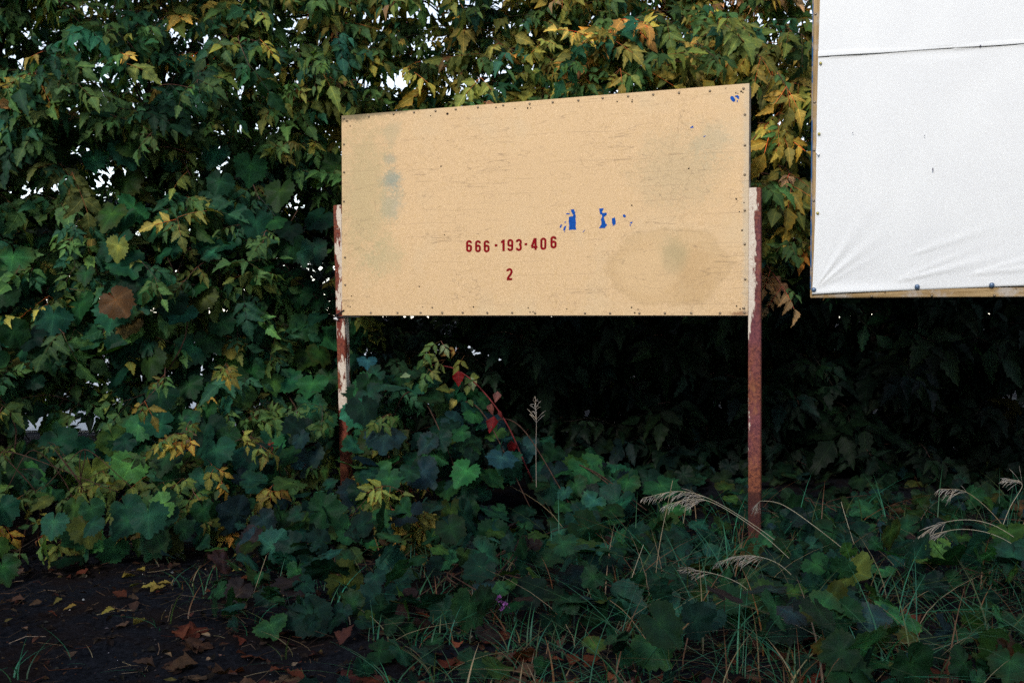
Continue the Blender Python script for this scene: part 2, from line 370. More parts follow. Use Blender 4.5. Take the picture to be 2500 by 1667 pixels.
# old nail holes: too small to pick apart
holes = Geo()
HP = [z8(*p) for p in ((207, 537), (220, 535), (252, 592), (1157, 475), (1895, 382), (2107, 395), (2250, 388), (2285, 388), (1275, 1043))] + \
     [z5(*p) for p in ((650, 532), (715, 535), (995, 530), (1370, 536), (1383, 566), (1403, 563), (1634, 545), (165, 455), (627, 390), (798, 38), (140, 525), (155, 530))] + \
     [z9(*p) for p in ((2045, 30), (2138, 72), (2083, 181), (2116, 405), (2050, 1310), (2093, 1345), (2122, 1335), (793, 1326), (872, 1348), (830, 1390), (795, 107))] + \
     [z1(*p) for p in ((38, 273), (245, 250), (242, 275), (1662, 155), (1690, 162), (1735, 135), (1757, 150), (1018, 1187))]
HP += [(800 + 345 / 1 * 0 + 1345 / 4.612, 180 + 452 / 4.612)] * 1
for i, p in enumerate(HP):
    u, v = buv(*p); r = U(0.0035, 0.0055) * (1.5 if i == len(HP) - 1 else 1); k = 8
    ring = [[u + r * U(.8, 1.15) * math.cos(t), 0, v + r * U(.8, 1.15) * math.sin(t)] for t in np.arange(k) * 2 * math.pi / k]
    P = np.array([[u, 0, v]] + ring); P[:, 1] = -wav(P[:, 0], P[:, 2]) - 0.0006
    holes.add(P, [[0, j + 1, (j + 1) % k + 1] for j in range(k)], (1, 1, 1))
obj('nail_holes', holes.mesh('nail_holes', M_HOLE), pn, kind='stuff')

# blue paint left from older lettering
zt = lambda x, y: (1100 + x / 4.704, 480 + y / 4.704)
zc = lambda x, y: (1700 + x / 4.613, 180 + y / 4.613)
PATCH = [(zt, [(1380, 148), (1418, 146), (1424, 170), (1434, 182), (1428, 200), (1438, 215), (1434, 260), (1440, 300), (1435, 340), (1443, 382), (1400, 380), (1358, 386), (1362, 330), (1356, 290), (1358, 235), (1375, 228), (1402, 228), (1408, 208), (1395, 195), (1385, 170)]),
         (zt, [(1706, 138), (1758, 134), (1750, 160), (1738, 172), (1748, 190), (1790, 184), (1797, 205), (1775, 226), (1758, 238), (1770, 275), (1782, 310), (1802, 328), (1780, 345), (1776, 362), (1702, 364), (1718, 340), (1732, 320), (1732, 290), (1726, 262), (1742, 228), (1734, 206), (1718, 204), (1710, 165)]),
         (zt, [(1852, 250), (1872, 246), (1885, 236), (1892, 262), (1897, 290), (1894, 322), (1878, 326), (1866, 342), (1860, 318), (1853, 300)]),
         (zt, [(1978, 212), (1990, 204), (2004, 208), (2014, 225), (2008, 242), (1984, 236)]), (zt, [(2056, 292), (2072, 296), (2088, 284), (2088, 302), (2070, 316), (2064, 306)]),
         (zt, [(2054, 326), (2074, 322), (2070, 336), (2056, 334)]), (zt, [(1252, 350), (1262, 322), (1282, 322), (1272, 350), (1258, 364)]), (zt, [(1290, 388), (1304, 345), (1330, 333), (1322, 362), (1310, 395)]),
         (zt, [(1305, 292), (1322, 286), (1328, 298), (1312, 304)]), (zt, [(1322, 198), (1345, 190), (1374, 197), (1362, 206), (1330, 205)]), (zt, [(1300, 404), (1316, 402), (1310, 413)]),
         (zt, [(1515, 404), (1546, 378), (1540, 390), (1520, 412)]),
         (zc, [(382, 268), (396, 255), (414, 258), (428, 274), (440, 296), (438, 316), (416, 322), (398, 306), (386, 288)]), (zc, [(433, 264), (446, 247), (468, 246), (484, 262), (482, 292), (466, 284), (450, 268)]),
         (zc, [(455, 308), (471, 302), (468, 320), (460, 330)]), (z1, [(1030, 632), (1050, 618), (1070, 600), (1086, 628), (1060, 634)]), (z1, [(1212, 760), (1230, 742), (1258, 734), (1238, 752)])]
for zf, pts in PATCH:
    uv = [buv(*zf(*p)) for p in pts]
    m = bpy.data.meshes.new('paint_patch')
    m.from_pydata([(u, -float(wav(u, v)) - 0.0009, v) for u, v in uv], [], [list(range(len(uv)))]); m.materials.append(M_BLUE)
    obj('paint_patch', m, pn)
# red figures, a stroke swept along the centre line of each
def stroke(paths, t):
    g = Geo()
    for P, closed in paths:
        P = np.array(P, float)
        tg = (np.roll(P, -1, 0) - np.roll(P, 1, 0)) if closed else np.gradient(P, axis=0)
        tg /= np.linalg.norm(tg, axis=1)[:, None] + 1e-9; nn = np.stack([-tg[:, 1], tg[:, 0]], -1) * t / 2
        m = len(P); Vv = np.concatenate([P + nn, P - nn]); V3 = np.stack([Vv[:, 0], 0 * Vv[:, 0], Vv[:, 1]], -1)
        T = []
        for i in range(m if closed else m - 1):
            j = (i + 1) % m; T += [[i, j, j + m], [i, j + m, i + m]]
        g.add(V3, T, (1, 1, 1))
    return g
def arc(cx, cy, rx, ry, a0, a1, n=9): return [(cx + rx * math.cos(R(a)), cy + ry * math.sin(R(a))) for a in np.linspace(a0, a1, n)]
# figures in a cell 0.5 wide x 1 tall, stroke .165 (centre lines)
h = 0.0825
def fig(ch):
    l, r, b, t, c = h, 0.5 - h, h, 1 - h, 0.25
    k = c - h; ry = 0.15
    if ch == '0': return [(arc(c, t - ry, k, ry, 0, 180) + arc(c, b + ry, k, ry, 180, 360), True)]
    six = [(arc(c, t - ry, k, ry, -8, 180) + arc(c, b + ry, k, ry, 180, 360) + arc(c, 0.43, k, 0.12, 0, 150), False)]
    if ch == '6': return six
    if ch == '9': return [([(0.5 - x, 1 - y) for x, y in p], q) for p, q in six]
    if ch == '1': return [([(0.30, 0), (0.30, 0.5), (0.30, 1)], False), ([(0.10, 0.78), (0.20, 0.80), (0.30, 0.90)], False)]
    if ch == '2': return [(arc(c, t - ry, k, ry, 188, 0) + [(r - 0.01, 0.62), (0.34, 0.48), (0.20, 0.30), (0.13, 0.16), (0.11, 0.07)], False), ([(0.03, h), (0.25, h), (0.47, h)], False)]
    if ch == '3': return [(arc(c, t - ry, k, ry, 190, 0) + [(r, 0.66)] + arc(c, 0.64, k - .01, 0.09, -15, -85, 6), False),
                          (arc(c, 0.44, k - .01, 0.09, 85, 10, 6) + [(r, 0.36)] + arc(c, b + ry, k, ry, 0, -190), False)]
    if ch == '4': return [([(0.36, 0), (0.36, 0.5), (0.36, 1)], False), ([(0.29, 0.96), (0.17, 0.58), (0.06, 0.28)], False), ([(0.02, 0.24), (0.25, 0.24), (0.52, 0.24)], False)]
    return [([(0, 0.5), (0.25, 0.5), (0.5, 0.5)], False)]
for ch, x0, x1, y0, y1 in (('6', 178, 246, 500, 638), ('6', 281, 348, 502, 640), ('6', 380, 448, 502, 641), ('-', 507, 537, 547, 574), ('1', 575, 622, 494, 626),
                           ('9', 652, 720, 488, 627), ('3', 750, 818, 486, 625), ('-', 850, 880, 534, 560), ('4', 921, 998, 476, 612), ('0', 1030, 1100, 471, 612),
                           ('6', 1146, 1217, 454, 596), ('2', 640, 712, 822, 960)):
    ua, va = buv(*zt(x0, (y0 + y1) / 2)); ub, vb = buv(*zt(x1, (y0 + y1) / 2)); _, vt = buv(*zt((x0 + x1) / 2, y0)); _, vl = buv(*zt((x0 + x1) / 2, y1))
    g = stroke(fig(ch), 0.18 if ch != '-' else 1.0); V3 = np.concatenate(g.V)
    mn, mx = V3.min(0), V3.max(0); q = (V3 - mn) / np.maximum(mx - mn, 1e-6)
    uu = ua + q[:, 0] * (ub - ua); vv = vl + q[:, 2] * (vt - vl)
    tri = np.concatenate(g.T)
    lay = np.zeros(len(uu)); k0 = 0
    for i_, vv_ in enumerate(g.V): lay[k0:k0 + len(vv_)] = i_ * 0.0002; k0 += len(vv_)
    m = mesh_np('painted_figure', np.stack([uu, -wav(uu, vv) - 0.0012 - lay, vv], -1), tri, None, M_RED)
    obj('painted_figure' if ch != '-' else 'painted_dash', m, pn)

# posts: steel box section, chipped pale paint over rust
def post_mat(name, right):
    n = N(name); co = n.objco(); x, y, z = n.xyz(co)[:3]
    st = n.noise(n.mapping(co, (1, 1, 0.22)), 26, 5, 0.7); sp = n.noise(co, 85, 4, 0.7); big = n.noise(n.mapping(co, (1, 1, 0.5)), 5, 3)
    rust = n.mix(n.ramp(sp, 0.3, 0.7), (0.065, 0.014, 0.012), (0.27, 0.080, 0.034))
    rust = n.mix(n.math('MULTIPLY', n.ramp(big, 0.42, 0.62), 0.75), rust, n.mix(n.ramp(sp, 0.3, 0.7), (0.09, 0.022, 0.040), (0.20, 0.055, 0.075)) if right else n.mix(n.ramp(sp, 0.3, 0.7), (0.12, 0.014, 0.012), (0.24, 0.040, 0.028)))
    rust = n.mix(n.math('MULTIPLY', n.ramp(n.noise(n.mapping(co, (1, 1, .35)), 14, 4, .6), 0.56, 0.70), 0.8), rust, (0.33, 0.12, 0.045))
    paint = n.mix(n.ramp(sp, 0.35, 0.75), (0.62, 0.50, 0.40), (0.74, 0.66, 0.56))
    jit = n.math('MULTIPLY', n.math('SUBTRACT', st, 0.5), 0.14)
    jit = n.math('ADD', jit, n.math('MULTIPLY', n.math('SUBTRACT', big, 0.5), 0.07))
    if right:
        edge = n.math('SUBTRACT', n.math('MULTIPLY', n.ramp(z, 1.36, 1.50), 0.047), 0.046)
        keep = n.ramp(n.math('ADD', n.math('SUBTRACT', edge, x), jit), -0.004, 0.004)
        dots = n.ramp(sp, 0.30, 0.36); keep = n.math('MULTIPLY', keep, dots)
        c = n.mix(keep, rust, paint)
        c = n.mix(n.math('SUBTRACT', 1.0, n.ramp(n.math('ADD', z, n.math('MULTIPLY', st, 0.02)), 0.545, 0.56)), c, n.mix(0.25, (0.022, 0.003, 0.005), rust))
    else:
        s = n.math('ADD', st, n.math('MULTIPLY', n.math('SUBTRACT', big, 0.5), 1.3))
        s = n.math('ADD', s, n.math('MULTIPLY', n.ramp(z, 1.44, 1.56), 0.10)); s = n.math('ADD', s, n.math('MULTIPLY', x, 3.0))
        s = n.math('SUBTRACT', n.math('SUBTRACT', s, 0.06), n.math('MULTIPLY', n.ramp(z, 0.95, 0.72), 0.4))
        s = n.math('ADD', s, n.math('MULTIPLY', n.math('MULTIPLY', n.ramp(z, 0.88, 0.98), n.ramp(z, 1.24, 1.16)), 0.13))
        keep = n.math('MULTIPLY', n.ramp(s, 0.545, 0.565), n.ramp(sp, 0.27, 0.33))
        c = n.mix(keep, rust, paint)
    n.pbr(c, 0.72, 0.3, normal=n.bump(n.math('ADD', n.math('MULTIPLY', keep, 0.8), sp), 0.5, 0.002)); return n.m
def post(base, top, w_, d_, mat):
    """box section between two points given in the board's own frame"""
    base, top = np.array(base), np.array(top); L = np.linalg.norm(top - base)
    m = box(-w_ / 2, w_ / 2, -d_ / 2, d_ / 2, 0, L, bev=0.004); setmat(m, mat)
    # open top: a dark well inside the section
    o = obj('post', m, board); o.location = base
    o.rotation_euler = Vector(top - base).to_track_quat('Z', 'Y').to_euler()
    z = Vector(top - base).normalized(); x = Vector((1, 0, 0)); x = (x - z * x.dot(z)).normalized(); y = z.cross(x)
    o.rotation_euler = Matrix((x, y, z)).transposed().to_euler()
    return o
lu, lv = buv(824, 500); lb, _ = buv(847, 1215); ru, rv = buv(1842.5, 460); rb, _ = buv(1842, 1318)
PL = post((lb - 0.010, 0.035, -0.25), (lu - 0.006, 0.035, 1.945), 0.060, 0.058, post_mat('left_post_rusty_paint', False))
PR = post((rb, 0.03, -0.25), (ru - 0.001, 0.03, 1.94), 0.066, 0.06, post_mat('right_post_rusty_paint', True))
# black wire lashed round the left post at the lower corner
u0, v0 = buv(838, 768)
g = Geo()
for P in ([(u0 - 0.062, -0.004, v0 - 0.012), (u0 - 0.03, -0.008, v0 + 0.004), (u0 + 0.01, -0.006, v0 + 0.028)],
          [(u0 - 0.062, -0.004, v0 - 0.012), (u0 - 0.03, -0.008, v0 - 0.016), (u0 + 0.03, -0.005, v0 - 0.012), (u0 + 0.12, 0.004, v0 - 0.016)],
          [(u0 - 0.062, -0.004, v0 - 0.012), (u0 - 0.07, 0.03, v0 - 0.008), (u0 - 0.062, 0.07, v0 - 0.004)]):
    V, T = tube(bez(P, 6), 0.0045, 6); g.add(V, T, (1, 1, 1))
obj('lashing_wire', g.mesh('lashing_wire', M_WIRE), board)
V, T = tube([(u0 - 0.06, -0.012, v0 - 0.026), (u0 - 0.045, -0.014, v0 - 0.024), (u0 - 0.032, -0.012, v0 - 0.034)], [0.006, 0.008, 0.005], 6)
obj('wire_tag', mesh_np('wire_tag', V, T, None, plain('white_plastic', (0.8, 0.8, 0.8))), board)

# ================================================================== white banner board
nb = np.array([BL[0], BL[1]]) + bdir * (BW + 0.339) + bnorm * 0.10
d0 = ray(1978, 727); n3 = np.array([bnorm[0], bnorm[1], 0]); P0 = CAM + d0 * (np.dot(np.array([nb[0], nb[1], 0]) - CAM, n3) / np.dot(d0, n3))
NZ = float(P0[2]); NW, NH = 2.6, 2.0
ban = empty('banner_board', (P0[0], P0[1], 0.0), 'large wooden notice board covered with a blank white tarpaulin', 'notice board', rz=BANG + R(0.5))
LEAN = 0.008
def wood_mat(name, vertical):
    n = N(name); co = n.objco(); sc = (40, 40, 2.5) if vertical else (2.5, 40, 40)
    f = n.noise(n.mapping(co, sc), 1.2, 6, 0.7); g_ = n.noise(co, 9, 4, 0.6); k = n.noise(co, 40, 3)
    c = n.mix(n.ramp(f, 0.3, 0.7), (0.24, 0.145, 0.055), (0.47, 0.32, 0.16))
    c = n.mix(n.math('MULTIPLY', n.ramp(g_, 0.48, 0.68), 0.75), c, (0.46, 0.42, 0.38))
    c = n.mix(n.math('MULTIPLY', n.ramp(k, 0.66, 0.72), 0.85), c, (0.05, 0.03, 0.02))
    n.pbr(c, 0.75, 0.3, normal=n.bump(f, 0.4, 0.002)); return n.m
def edge_mat():
    n = N('flaking_blue_edge_paint'); co = n.objco(); f = n.noise(n.mapping(co, (1, 1, .3)), 12, 5, .7)
    n.pbr(n.mix(n.ramp(f, .46, .54), (0.03, 0.10, 0.24), (0.30, 0.24, 0.19)), 0.7, 0.2, normal=n.bump(f, .4, .002)); return n.m
M_WV, M_WH = wood_mat('weathered_wood_upright', True), wood_mat('weathered_wood_level', False)
M_BLUEEDGE = edge_mat()
obj('side_rail', setmat(box(0.006, 0.075, 0.0, 0.03, NZ + 0.045, NZ + NH, 0.003), M_WV), ban)
obj('side_rail', setmat(box(NW - 0.07, NW, 0.0, 0.03, NZ + 0.045, NZ + NH, 0.003), M_WV), ban)
obj('bottom_rail', setmat(box(0.0, NW, -0.002, 0.03, NZ, NZ + 0.0445, 0.003), M_WH), ban)
obj('top_rail', setmat(box(0.0, NW, -0.002, 0.03, NZ + NH + 0.0005, NZ + NH + 0.05, 0.003), M_WH), ban)
obj('edge_strip', setmat(box(-0.001, 0.0055, 0.004, 0.055, NZ + 0.046, NZ + NH, 0.001), M_BLUEEDGE), ban)
obj('backing_panel', setmat(box(0.008, NW - 0.002, 0.0305, 0.05, NZ + 0.01, NZ + NH, 0.001), M_WV), ban)
for ux in (1.72, 2.35):
    obj('post', setmat(box(ux - 0.045, ux + 0.045, 0.052, 0.142, -0.3, NZ + NH - 0.1, 0.004), M_WV), ban)
# tarpaulin: cloth with pulls at its grommets and one lapped seam
def nuv(px, py):
    d = ray(px, py); P = CAM + d * (np.dot(P0 - CAM, n3) / np.dot(d, n3)); return float(np.dot((P - P0)[:2], bdir)), float(P[2])
def cloth_mat():
    n = N('white_tarpaulin'); co = n.objco(); f = n.noise(co, 500, 2); g_ = n.noise(co, 3, 4); wv = n.noise(n.mapping(co, (1, 1, 5)), 70, 3)
    c = n.mix(n.ramp(g_, 0.35, 0.7), (0.755, 0.755, 0.76), (0.785, 0.785, 0.785))
    c = n.mix(n.math('MULTIPLY', n.ramp(n.noise(co, 24, 5, 0.7), 0.70, 0.80), 0.35), c, (0.5, 0.49, 0.5))
    n.pbr(c, 0.55, 0.35, normal=n.bump(n.math('ADD', f, wv), 0.10, 0.001)); return n.m
gu, gv = 230, 200
uu = np.linspace(0, 1, gu) ** 1.35; vv = np.linspace(0, 1, gv)
Ug, Vg = np.meshgrid(uu, vv, indexing='ij')
u_s, v_s = nuv(2009, 139)                                         # the seam's left end
seam = v_s - 0.02 * Ug * NW
left = np.interp(Vg, [0, .25, .55, 1], [0.010, 0.022, 0.030, 0.042]) + 0.002 * np.sin(9 * Vg)
bot = NZ + np.interp(Ug * NW, [0, 0.15, 0.55, 1.1, 2.6], [0.018, 0.025, 0.038, 0.056, 0.05])
top = NZ + NH - 0.02
x = left + Ug * (NW - 0.02 - left); z = bot + Vg * (top - bot)
y = -0.006 - 0.004 * np.sin(1.9 * x + 0.4) * np.sin(2.3 * z) - 0.003 * np.sin(5.1 * x - 3.0 * z)
def pulls(cx, cz, angs, amp, ln):
    dx, dz = x - cx, z - cz; r = np.hypot(dx, dz) + 1e-6; th = np.degrees(np.arctan2(dz, dx)); s = 0
    for a_, wd, k in angs:
        s = s + k * np.exp(-((th - a_) / wd) ** 2) * np.clip(r / 0.06, 0, 1) * np.exp(-(r / ln) ** 2)
    return amp * s
y = y - pulls(0.022, NZ + 0.04, ((57, 5, 1), (41, 4.5, .9), (30, 4, .4), (70, 5, .3)), 0.009, 0.30)
y = y - pulls(0.40, NZ + 0.075, ((14, 4, 1), (24, 4, .7), (33, 5, .4)), 0.007, 0.42)
y = y - pulls(0.46, NZ + 0.20, ((20, 5, .9), (28, 5, .6)), 0.006, 0.40)
y = y - pulls(0.75, NZ + 0.11, ((6, 3.5, .9), (15, 4, .7)), 0.006, 0.40)
y = y - 0.010 * np.exp(-((z - bot) / 0.03) ** 2) * np.clip(np.sin(x * 5.2 + 0.4), 0, 1)           # hem stands off between the grommets
y = y - np.where(z > seam, 0.003 + 0.002 * np.sin(7 * x) ** 2, 0) * np.exp(-np.clip(z - seam, 0, 9) / 0.25) \
      + 0.0025 * np.exp(-((z - seam + 0.02) / 0.022) ** 2) * (0.5 + 0.5 * np.sin(11 * x + 1)) * (z <= seam)
y = np.minimum(y, -0.0035)
V = np.stack([x, y, z], -1).reshape(-1, 3)
a = (np.arange(gu - 1)[:, None] * gv + np.arange(gv - 1)[None]).ravel()
Q = np.stack([a, a + gv, a + gv + 1, a + 1], -1)
cl = obj('tarpaulin', mesh_np('tarpaulin', V, Q, None, cloth_mat()), ban)
sm = cl.modifiers.new('t', 'SOLIDIFY'); sm.thickness = 0.0012; sm.offset = -1
# seam hem: a narrow lap standing proud with its own shadow
xs = np.linspace(0.03, NW - 0.03, 90)
zs = np.interp(xs, [0, 2.6], [v_s, v_s - 0.052]) + 0.0012 * np.sin(13 * xs)
g = Geo(); yo = -0.0110 - 0.0022 * np.sin(6 * xs) ** 2 - 0.0012 * np.sin(2.3 * xs + 1)
P = np.concatenate([np.stack([xs, yo, zs], -1), np.stack([xs, yo - 0.0012, zs + 0.004], -1), np.stack([xs, yo + 0.006, zs + 0.03], -1)])
k = len(xs); i = np.arange(k - 1)
g.add(P, np.concatenate([np.stack([i, i + 1, i + 1 + k], -1), np.stack([i, i + 1 + k, i + k], -1), np.stack([i + k, i + k + 1, i + 1 + 2 * k], -1), np.stack([i + k, i + 1 + 2 * k, i + 2 * k], -1)]), (1, 1, 1))
obj('seam_hem', setmat(g.mesh('seam_hem', cl.data.materials[0]), cl.data.materials[0]), cl)
M_GROM = plain('blue_grey_washer', (0.08, 0.13, 0.22), 0.4, 0.5, 0.3)
M_BRASS = plain('brass_tack', (0.42, 0.36, 0.10), 0.4, 0.5, 0.3)
V, T = tube([[0, 0.002, 0], [0, -0.003, 0], [0, -0.0045, 0], [0, -0.006, 0]], [0.0125, 0.0125, 0.008, 0.003], 12)
gm = mesh_np('grommet', V, T, None, M_GROM)
V, T = tube([[0, 0.002, 0], [0, -0.002, 0], [0, -0.004, 0]], [0.0075, 0.007, 0.002], 10)
tm = mesh_np('tack', V, T, None, M_BRASS)
for px, py in ((1987, 707.5), (2239, 700), (2421, 696)):
    u, v = nuv(px, py); o = obj('grommet', gm, cl); o.location = (u, -0.014, v)
for px, py in ((2003.5, 156), (2000, 328), (1996.5, 521)):
    u, v = nuv(px, py); o = obj('tack', tm, cl); o.location = (u, -0.013, v)
M_MARK = plain('grey_scuff', (0.16, 0.15, 0.19), .8, .1)
for (px, py), (hw, hh_) in (((2277, 415), (.004, .009)), ((2393, 113), (.004, .004)), ((2257, 333), (.003, .003)), ((2082, 326), (.003, .004))):
    u, v = nuv(px, py); m = bpy.data.meshes.new('scuff'); m.from_pydata([(u + hw * math.cos(a_) * U(.7, 1.1), -0.019, v + hh_ * math.sin(a_) * U(.7, 1.1)) for a_ in np.arange(9) * 2 * math.pi / 9], [], [list(range(9))]); m.materials.append(M_MARK); obj('scuff', m, cl)
u, v = nuv(1996, 372); m = bpy.data.meshes.new('torn_flap'); m.from_pydata([(u - .006, -.010, v + .03), (u + .012, -.016, v - .012), (u + .004, -.030, v - .020), (u - .008, -.012, v - .002)], [], [(0, 1, 2, 3)]); m.materials.append(cl.data.materials[0]); obj('torn_flap', m, cl)
for px, py in ((1983, 719), (2128, 723), (2275, 721), (2428, 721), (1991, 35), (1987, 250), (1986.5, 490), (1985, 367)):
    u, v = nuv(px, py); o = obj('screw', sc_mesh, ban); o.location = (max(u, 0.014), -0.0022 if py > 700 else -0.0003, v)

# ================================================================== foliage
def leaflet(w_=0.27, teeth=0.04, fold=0.10, curl=0.2, twist=0.0, tip=1.0, lobe=0.0, edge=None, shade=1.0, hi=True):
    """ovate, long-pointed, toothed leaflet, base at 0, tip at y = 1"""
    rr = [U(0.3, 1) for _ in range(16)]; tw = U(-.5, .5); side = U(.85, 1.15)
    if hi:
        ys = np.array([0, .07, .16, .25, .34, .43, .52, .61, .70, .80, .90, 1.0]); prof = np.array([.03, .42, .80, .98, 1.0, .93, .80, .63, .46, .29, .14, 0])
    else:
        ys = np.array([0, .15, .40, .68, 1.0]); prof = np.array([.03, .78, 1.0, .5, 0])
    n = len(ys); mid = np.stack([0 * ys, ys, 0 * ys], -1); sides = []
    for k, s_ in ((0, -1), (1, 1)):
        w2 = prof * w_; yy = ys.copy()
        if hi:
            for q, t_ in enumerate((3, 5, 7, 9)): w2[t_] += teeth * rr[q + 4 * k]; yy[t_] += teeth * .7; w2[t_ - 1] -= teeth * .25
            w2[3] += lobe; w2[4] += lobe * .5; yy[3] += lobe * .5
        wz = fold * w2 / 0.27 + 0.03 * np.sin(np.arange(n) * 1.9 + rr[8 + k] * 6) * (w2 > 0)
        sides.append(np.stack([s_ * w2[1:-1] * (side if s_ > 0 else 1), yy[1:-1] + 0.03, wz[1:-1]], -1))
    V = np.concatenate([mid, sides[0], sides[1]]); Lc = V.copy()
    a_ = tw * V[:, 1]; x_ = V[:, 0] * np.cos(a_) - V[:, 2] * np.sin(a_); z_ = V[:, 0] * np.sin(a_) + V[:, 2] * np.cos(a_); V[:, 0], V[:, 2] = x_, z_
    V[:, 2] -= curl * V[:, 1] ** 2; V[:, 0] += twist * V[:, 1] ** 2
    m = n - 2; T = []
    for k, o in ((0, n), (1, n + m)):
        tri = [[0, o, 1]]
        for i in range(m - 1): tri += [[i + 1, o + i, o + i + 1], [i + 1, o + i + 1, i + 2]]
        tri += [[m, o + m - 1, n - 1]]
        T += tri if k == 0 else [t[::-1] for t in tri]
    C = np.full((len(V), 3), shade); C[:n] *= 1.3
    if edge is not None: C[n:] *= np.array(edge); C[n - 1] *= np.array(edge)
    return V, np.array(T), C, Lc
def xf(V, ang, pos, sc, roll=0.0, pitch=0.0):
    ca, sa = math.cos(ang), math.sin(ang); V = V * sc
    cr, sr = math.cos(roll), math.sin(roll); x_, z_ = V[:, 0] * cr + V[:, 2] * sr, -V[:, 0] * sr + V[:, 2] * cr
    cp, sp_ = math.cos(pitch), math.sin(pitch); y_, z_ = V[:, 1] * cp - z_ * sp_, V[:, 1] * sp_ + z_ * cp
    return np.stack([x_ * ca + y_ * sa, -x_ * sa + y_ * ca, z_], -1) + np.asarray(pos)
def compound(npairs, droop=0.5, edge=None, petiole=0.55, hi=True):
    """box-elder leaf: stalk from 0, pairs of leaflets and an end leaflet; leaflet length is about 1"""
    g = Geo(); L = petiole + 0.45 * npairs; ns = 5 if hi else 3
    path = np.array([[0, t * L, -0.10 * droop * (t * L) ** 2] for t in np.linspace(0, 1, ns)])
    V, T = tube(path, np.linspace(0.018, 0.010, ns), 3, cap=False); g.add(V, T, (3.2, 1.05, 1.5))
    def node(t): return np.array([0, t * L, -0.10 * droop * (t * L) ** 2])
    sh = lambda: U(0.7, 1.3)
    V, T, C, Lc = leaflet(U(.19, .27), 0.05, U(.02, .16), U(.12, .5), U(-.1, .1), 1.0, U(0, .07), edge, sh(), hi)
    g.add(xf(V, U(-.2, .2), node(1), U(.9, 1.15), U(-.5, .5), -0.2 * droop - U(0, .4)), T, C, Lc)
    for i in range(npairs):
        p = node((petiole + 0.45 * i) / L)
        for s in (-1, 1):
            drop = random.random() < 0.07
            V, T, C, Lc = leaflet(U(.16, .25), 0.045, U(.02, .2), U(.15, .6), U(-.15, .15), 1.0, U(0, .03), edge, sh(), hi)
            q = xf(V, s * U(.7, 1.2), p, U(.68, 1.0), -s * U(-.2, .8), -U(.1, .9) * droop)
            if not drop: g.add(q, T, C, Lc)
    return np.concatenate(g.V), np.concatenate(g.T), np.concatenate(g.C), np.concatenate(g.L)
def grape(edge=None, deep=0.0, hi=True):
    """broad heart-shaped toothed leaf: stalk joint at 0, tip at y = 0.62, width about 1"""
    nh = 22 if hi else 9
    th0 = np.linspace(-177, 0, nh); base = np.interp(th0, [-177, -168, -150, -120, -92, -78, -62, -45, -30, -15, 0], [.14, .36, .45, .50, .55, .50, .50, .57, .52, .56, .68])
    base = base * (1 - deep * np.exp(-((th0 + 72) / 9) ** 2) - deep * .8 * np.exp(-((th0 + 28) / 8) ** 2))
    if hi: base = base * (1 + 0.055 * np.where(np.arange(nh) % 2 == 0, 1, -1) * (np.arange(nh) > 0) * (np.arange(nh) < nh - 1))
    rw = [U(.94, 1.06) for _ in range(44)]
    ang = np.radians(np.concatenate([th0, -th0[-2::-1]])); rr = np.concatenate([base, base[-2::-1]]); rr = rr * np.array(rw[:len(rr)])
    n = len(ang); outer = np.stack([np.sin(ang) * rr, np.cos(ang) * rr, 0 * ang], -1); inner = outer * 0.52
    ph, cup, ripple, fold = U(0, 6), U(-.25, .35), U(.02, .05), U(-.25, .25)
    V = np.concatenate([[[0, 0, 0]], inner, outer]); Lc = V.copy()
    rad = np.hypot(V[:, 0], V[:, 1]); th = np.concatenate([[0], ang, ang])
    V[:, 2] = -cup * rad ** 2 + ripple * np.sin(th * 5 + ph) * rad * 1.6 + fold * abs(V[:, 0]) + U(-.3, .15) * np.clip(V[:, 1], 0, 9) ** 2 - 0.03 * np.cos(th * 5) * rad
    T = []
    for i in range(n - 1):
        T += [[0, i + 2, i + 1], [i + 1, i + 2, i + 2 + n], [i + 1, i + 2 + n, i + 1 + n]]
    C = np.ones((len(V), 3)); C[0] = (1.5, 1.4, 1.2)
    vein = np.maximum(0, np.cos(th * 3.9)) ** 8
    C *= (1 + 0.45 * vein[:, None]); C[n + 1:] *= 0.9
    if edge is not None: C[n + 1:] *= np.array(edge)
    pv, pt = tube(bez([(0, 0, 0), (0, -.15, -.10), (0, -.42, -.32)], 3), 0.012, 3, cap=False)
    T = np.concatenate([T, pt + len(V)]); V = np.concatenate([V, pv]); C = np.concatenate([C, np.tile([2.2, .8, .9], (len(pv), 1))]); Lc = np.concatenate([Lc, np.full((len(pv), 3), 9.0)])
    return V, np.array(T), C, Lc
YE, BE, RE = (1.6, 1.2, 0.85), (1.6, 0.85, 0.8), (1.7, 0.8, 0.7)
LIB, LO = {}, {}
def variants(key, specs, fn):
    """each variant twice from the same draw: fine for single leaves, coarse for the mass"""
    LIB[key], LO[key] = [], []
    for k, sp_ in enumerate(specs):
        for lib, hi in ((LIB, True), (LO, False)):
            random.seed(1000 + 37 * k + len(key)); lib[key].append(fn(sp_, hi))
    random.seed(5 + len(key))
variants('elder', [(k, e) for e in (None, None, YE) for k in (1, 2, 2, 3, 2, 2)], lambda q, hi: compound(q[0], U(.3, 1.2), q[1], U(.45, .7), hi))
variants('trio', [None, None, YE, None, BE], lambda e, hi: compound(1, U(.2, .8), e, 0.5, hi))
variants('grape', [(None, 0), (None, .06), (YE, 0), (None, .12), (BE, .08), (None, 0), (RE, .05), (None, .1), (None, .03)], lambda q, hi: grape(q[0], q[1], hi))
variants('single', [None, YE, None, BE, None], lambda e, hi: leaflet(U(.25, .36), .04, U(.05, .25), U(-.3, .4), U(-.2, .2), 1, U(0, .06), e, 1.0, hi))
MATS = {'elder': M_LEAF, 'trio': M_LEAF, 'grape': M_GRAPE, 'single': M_LEAF}
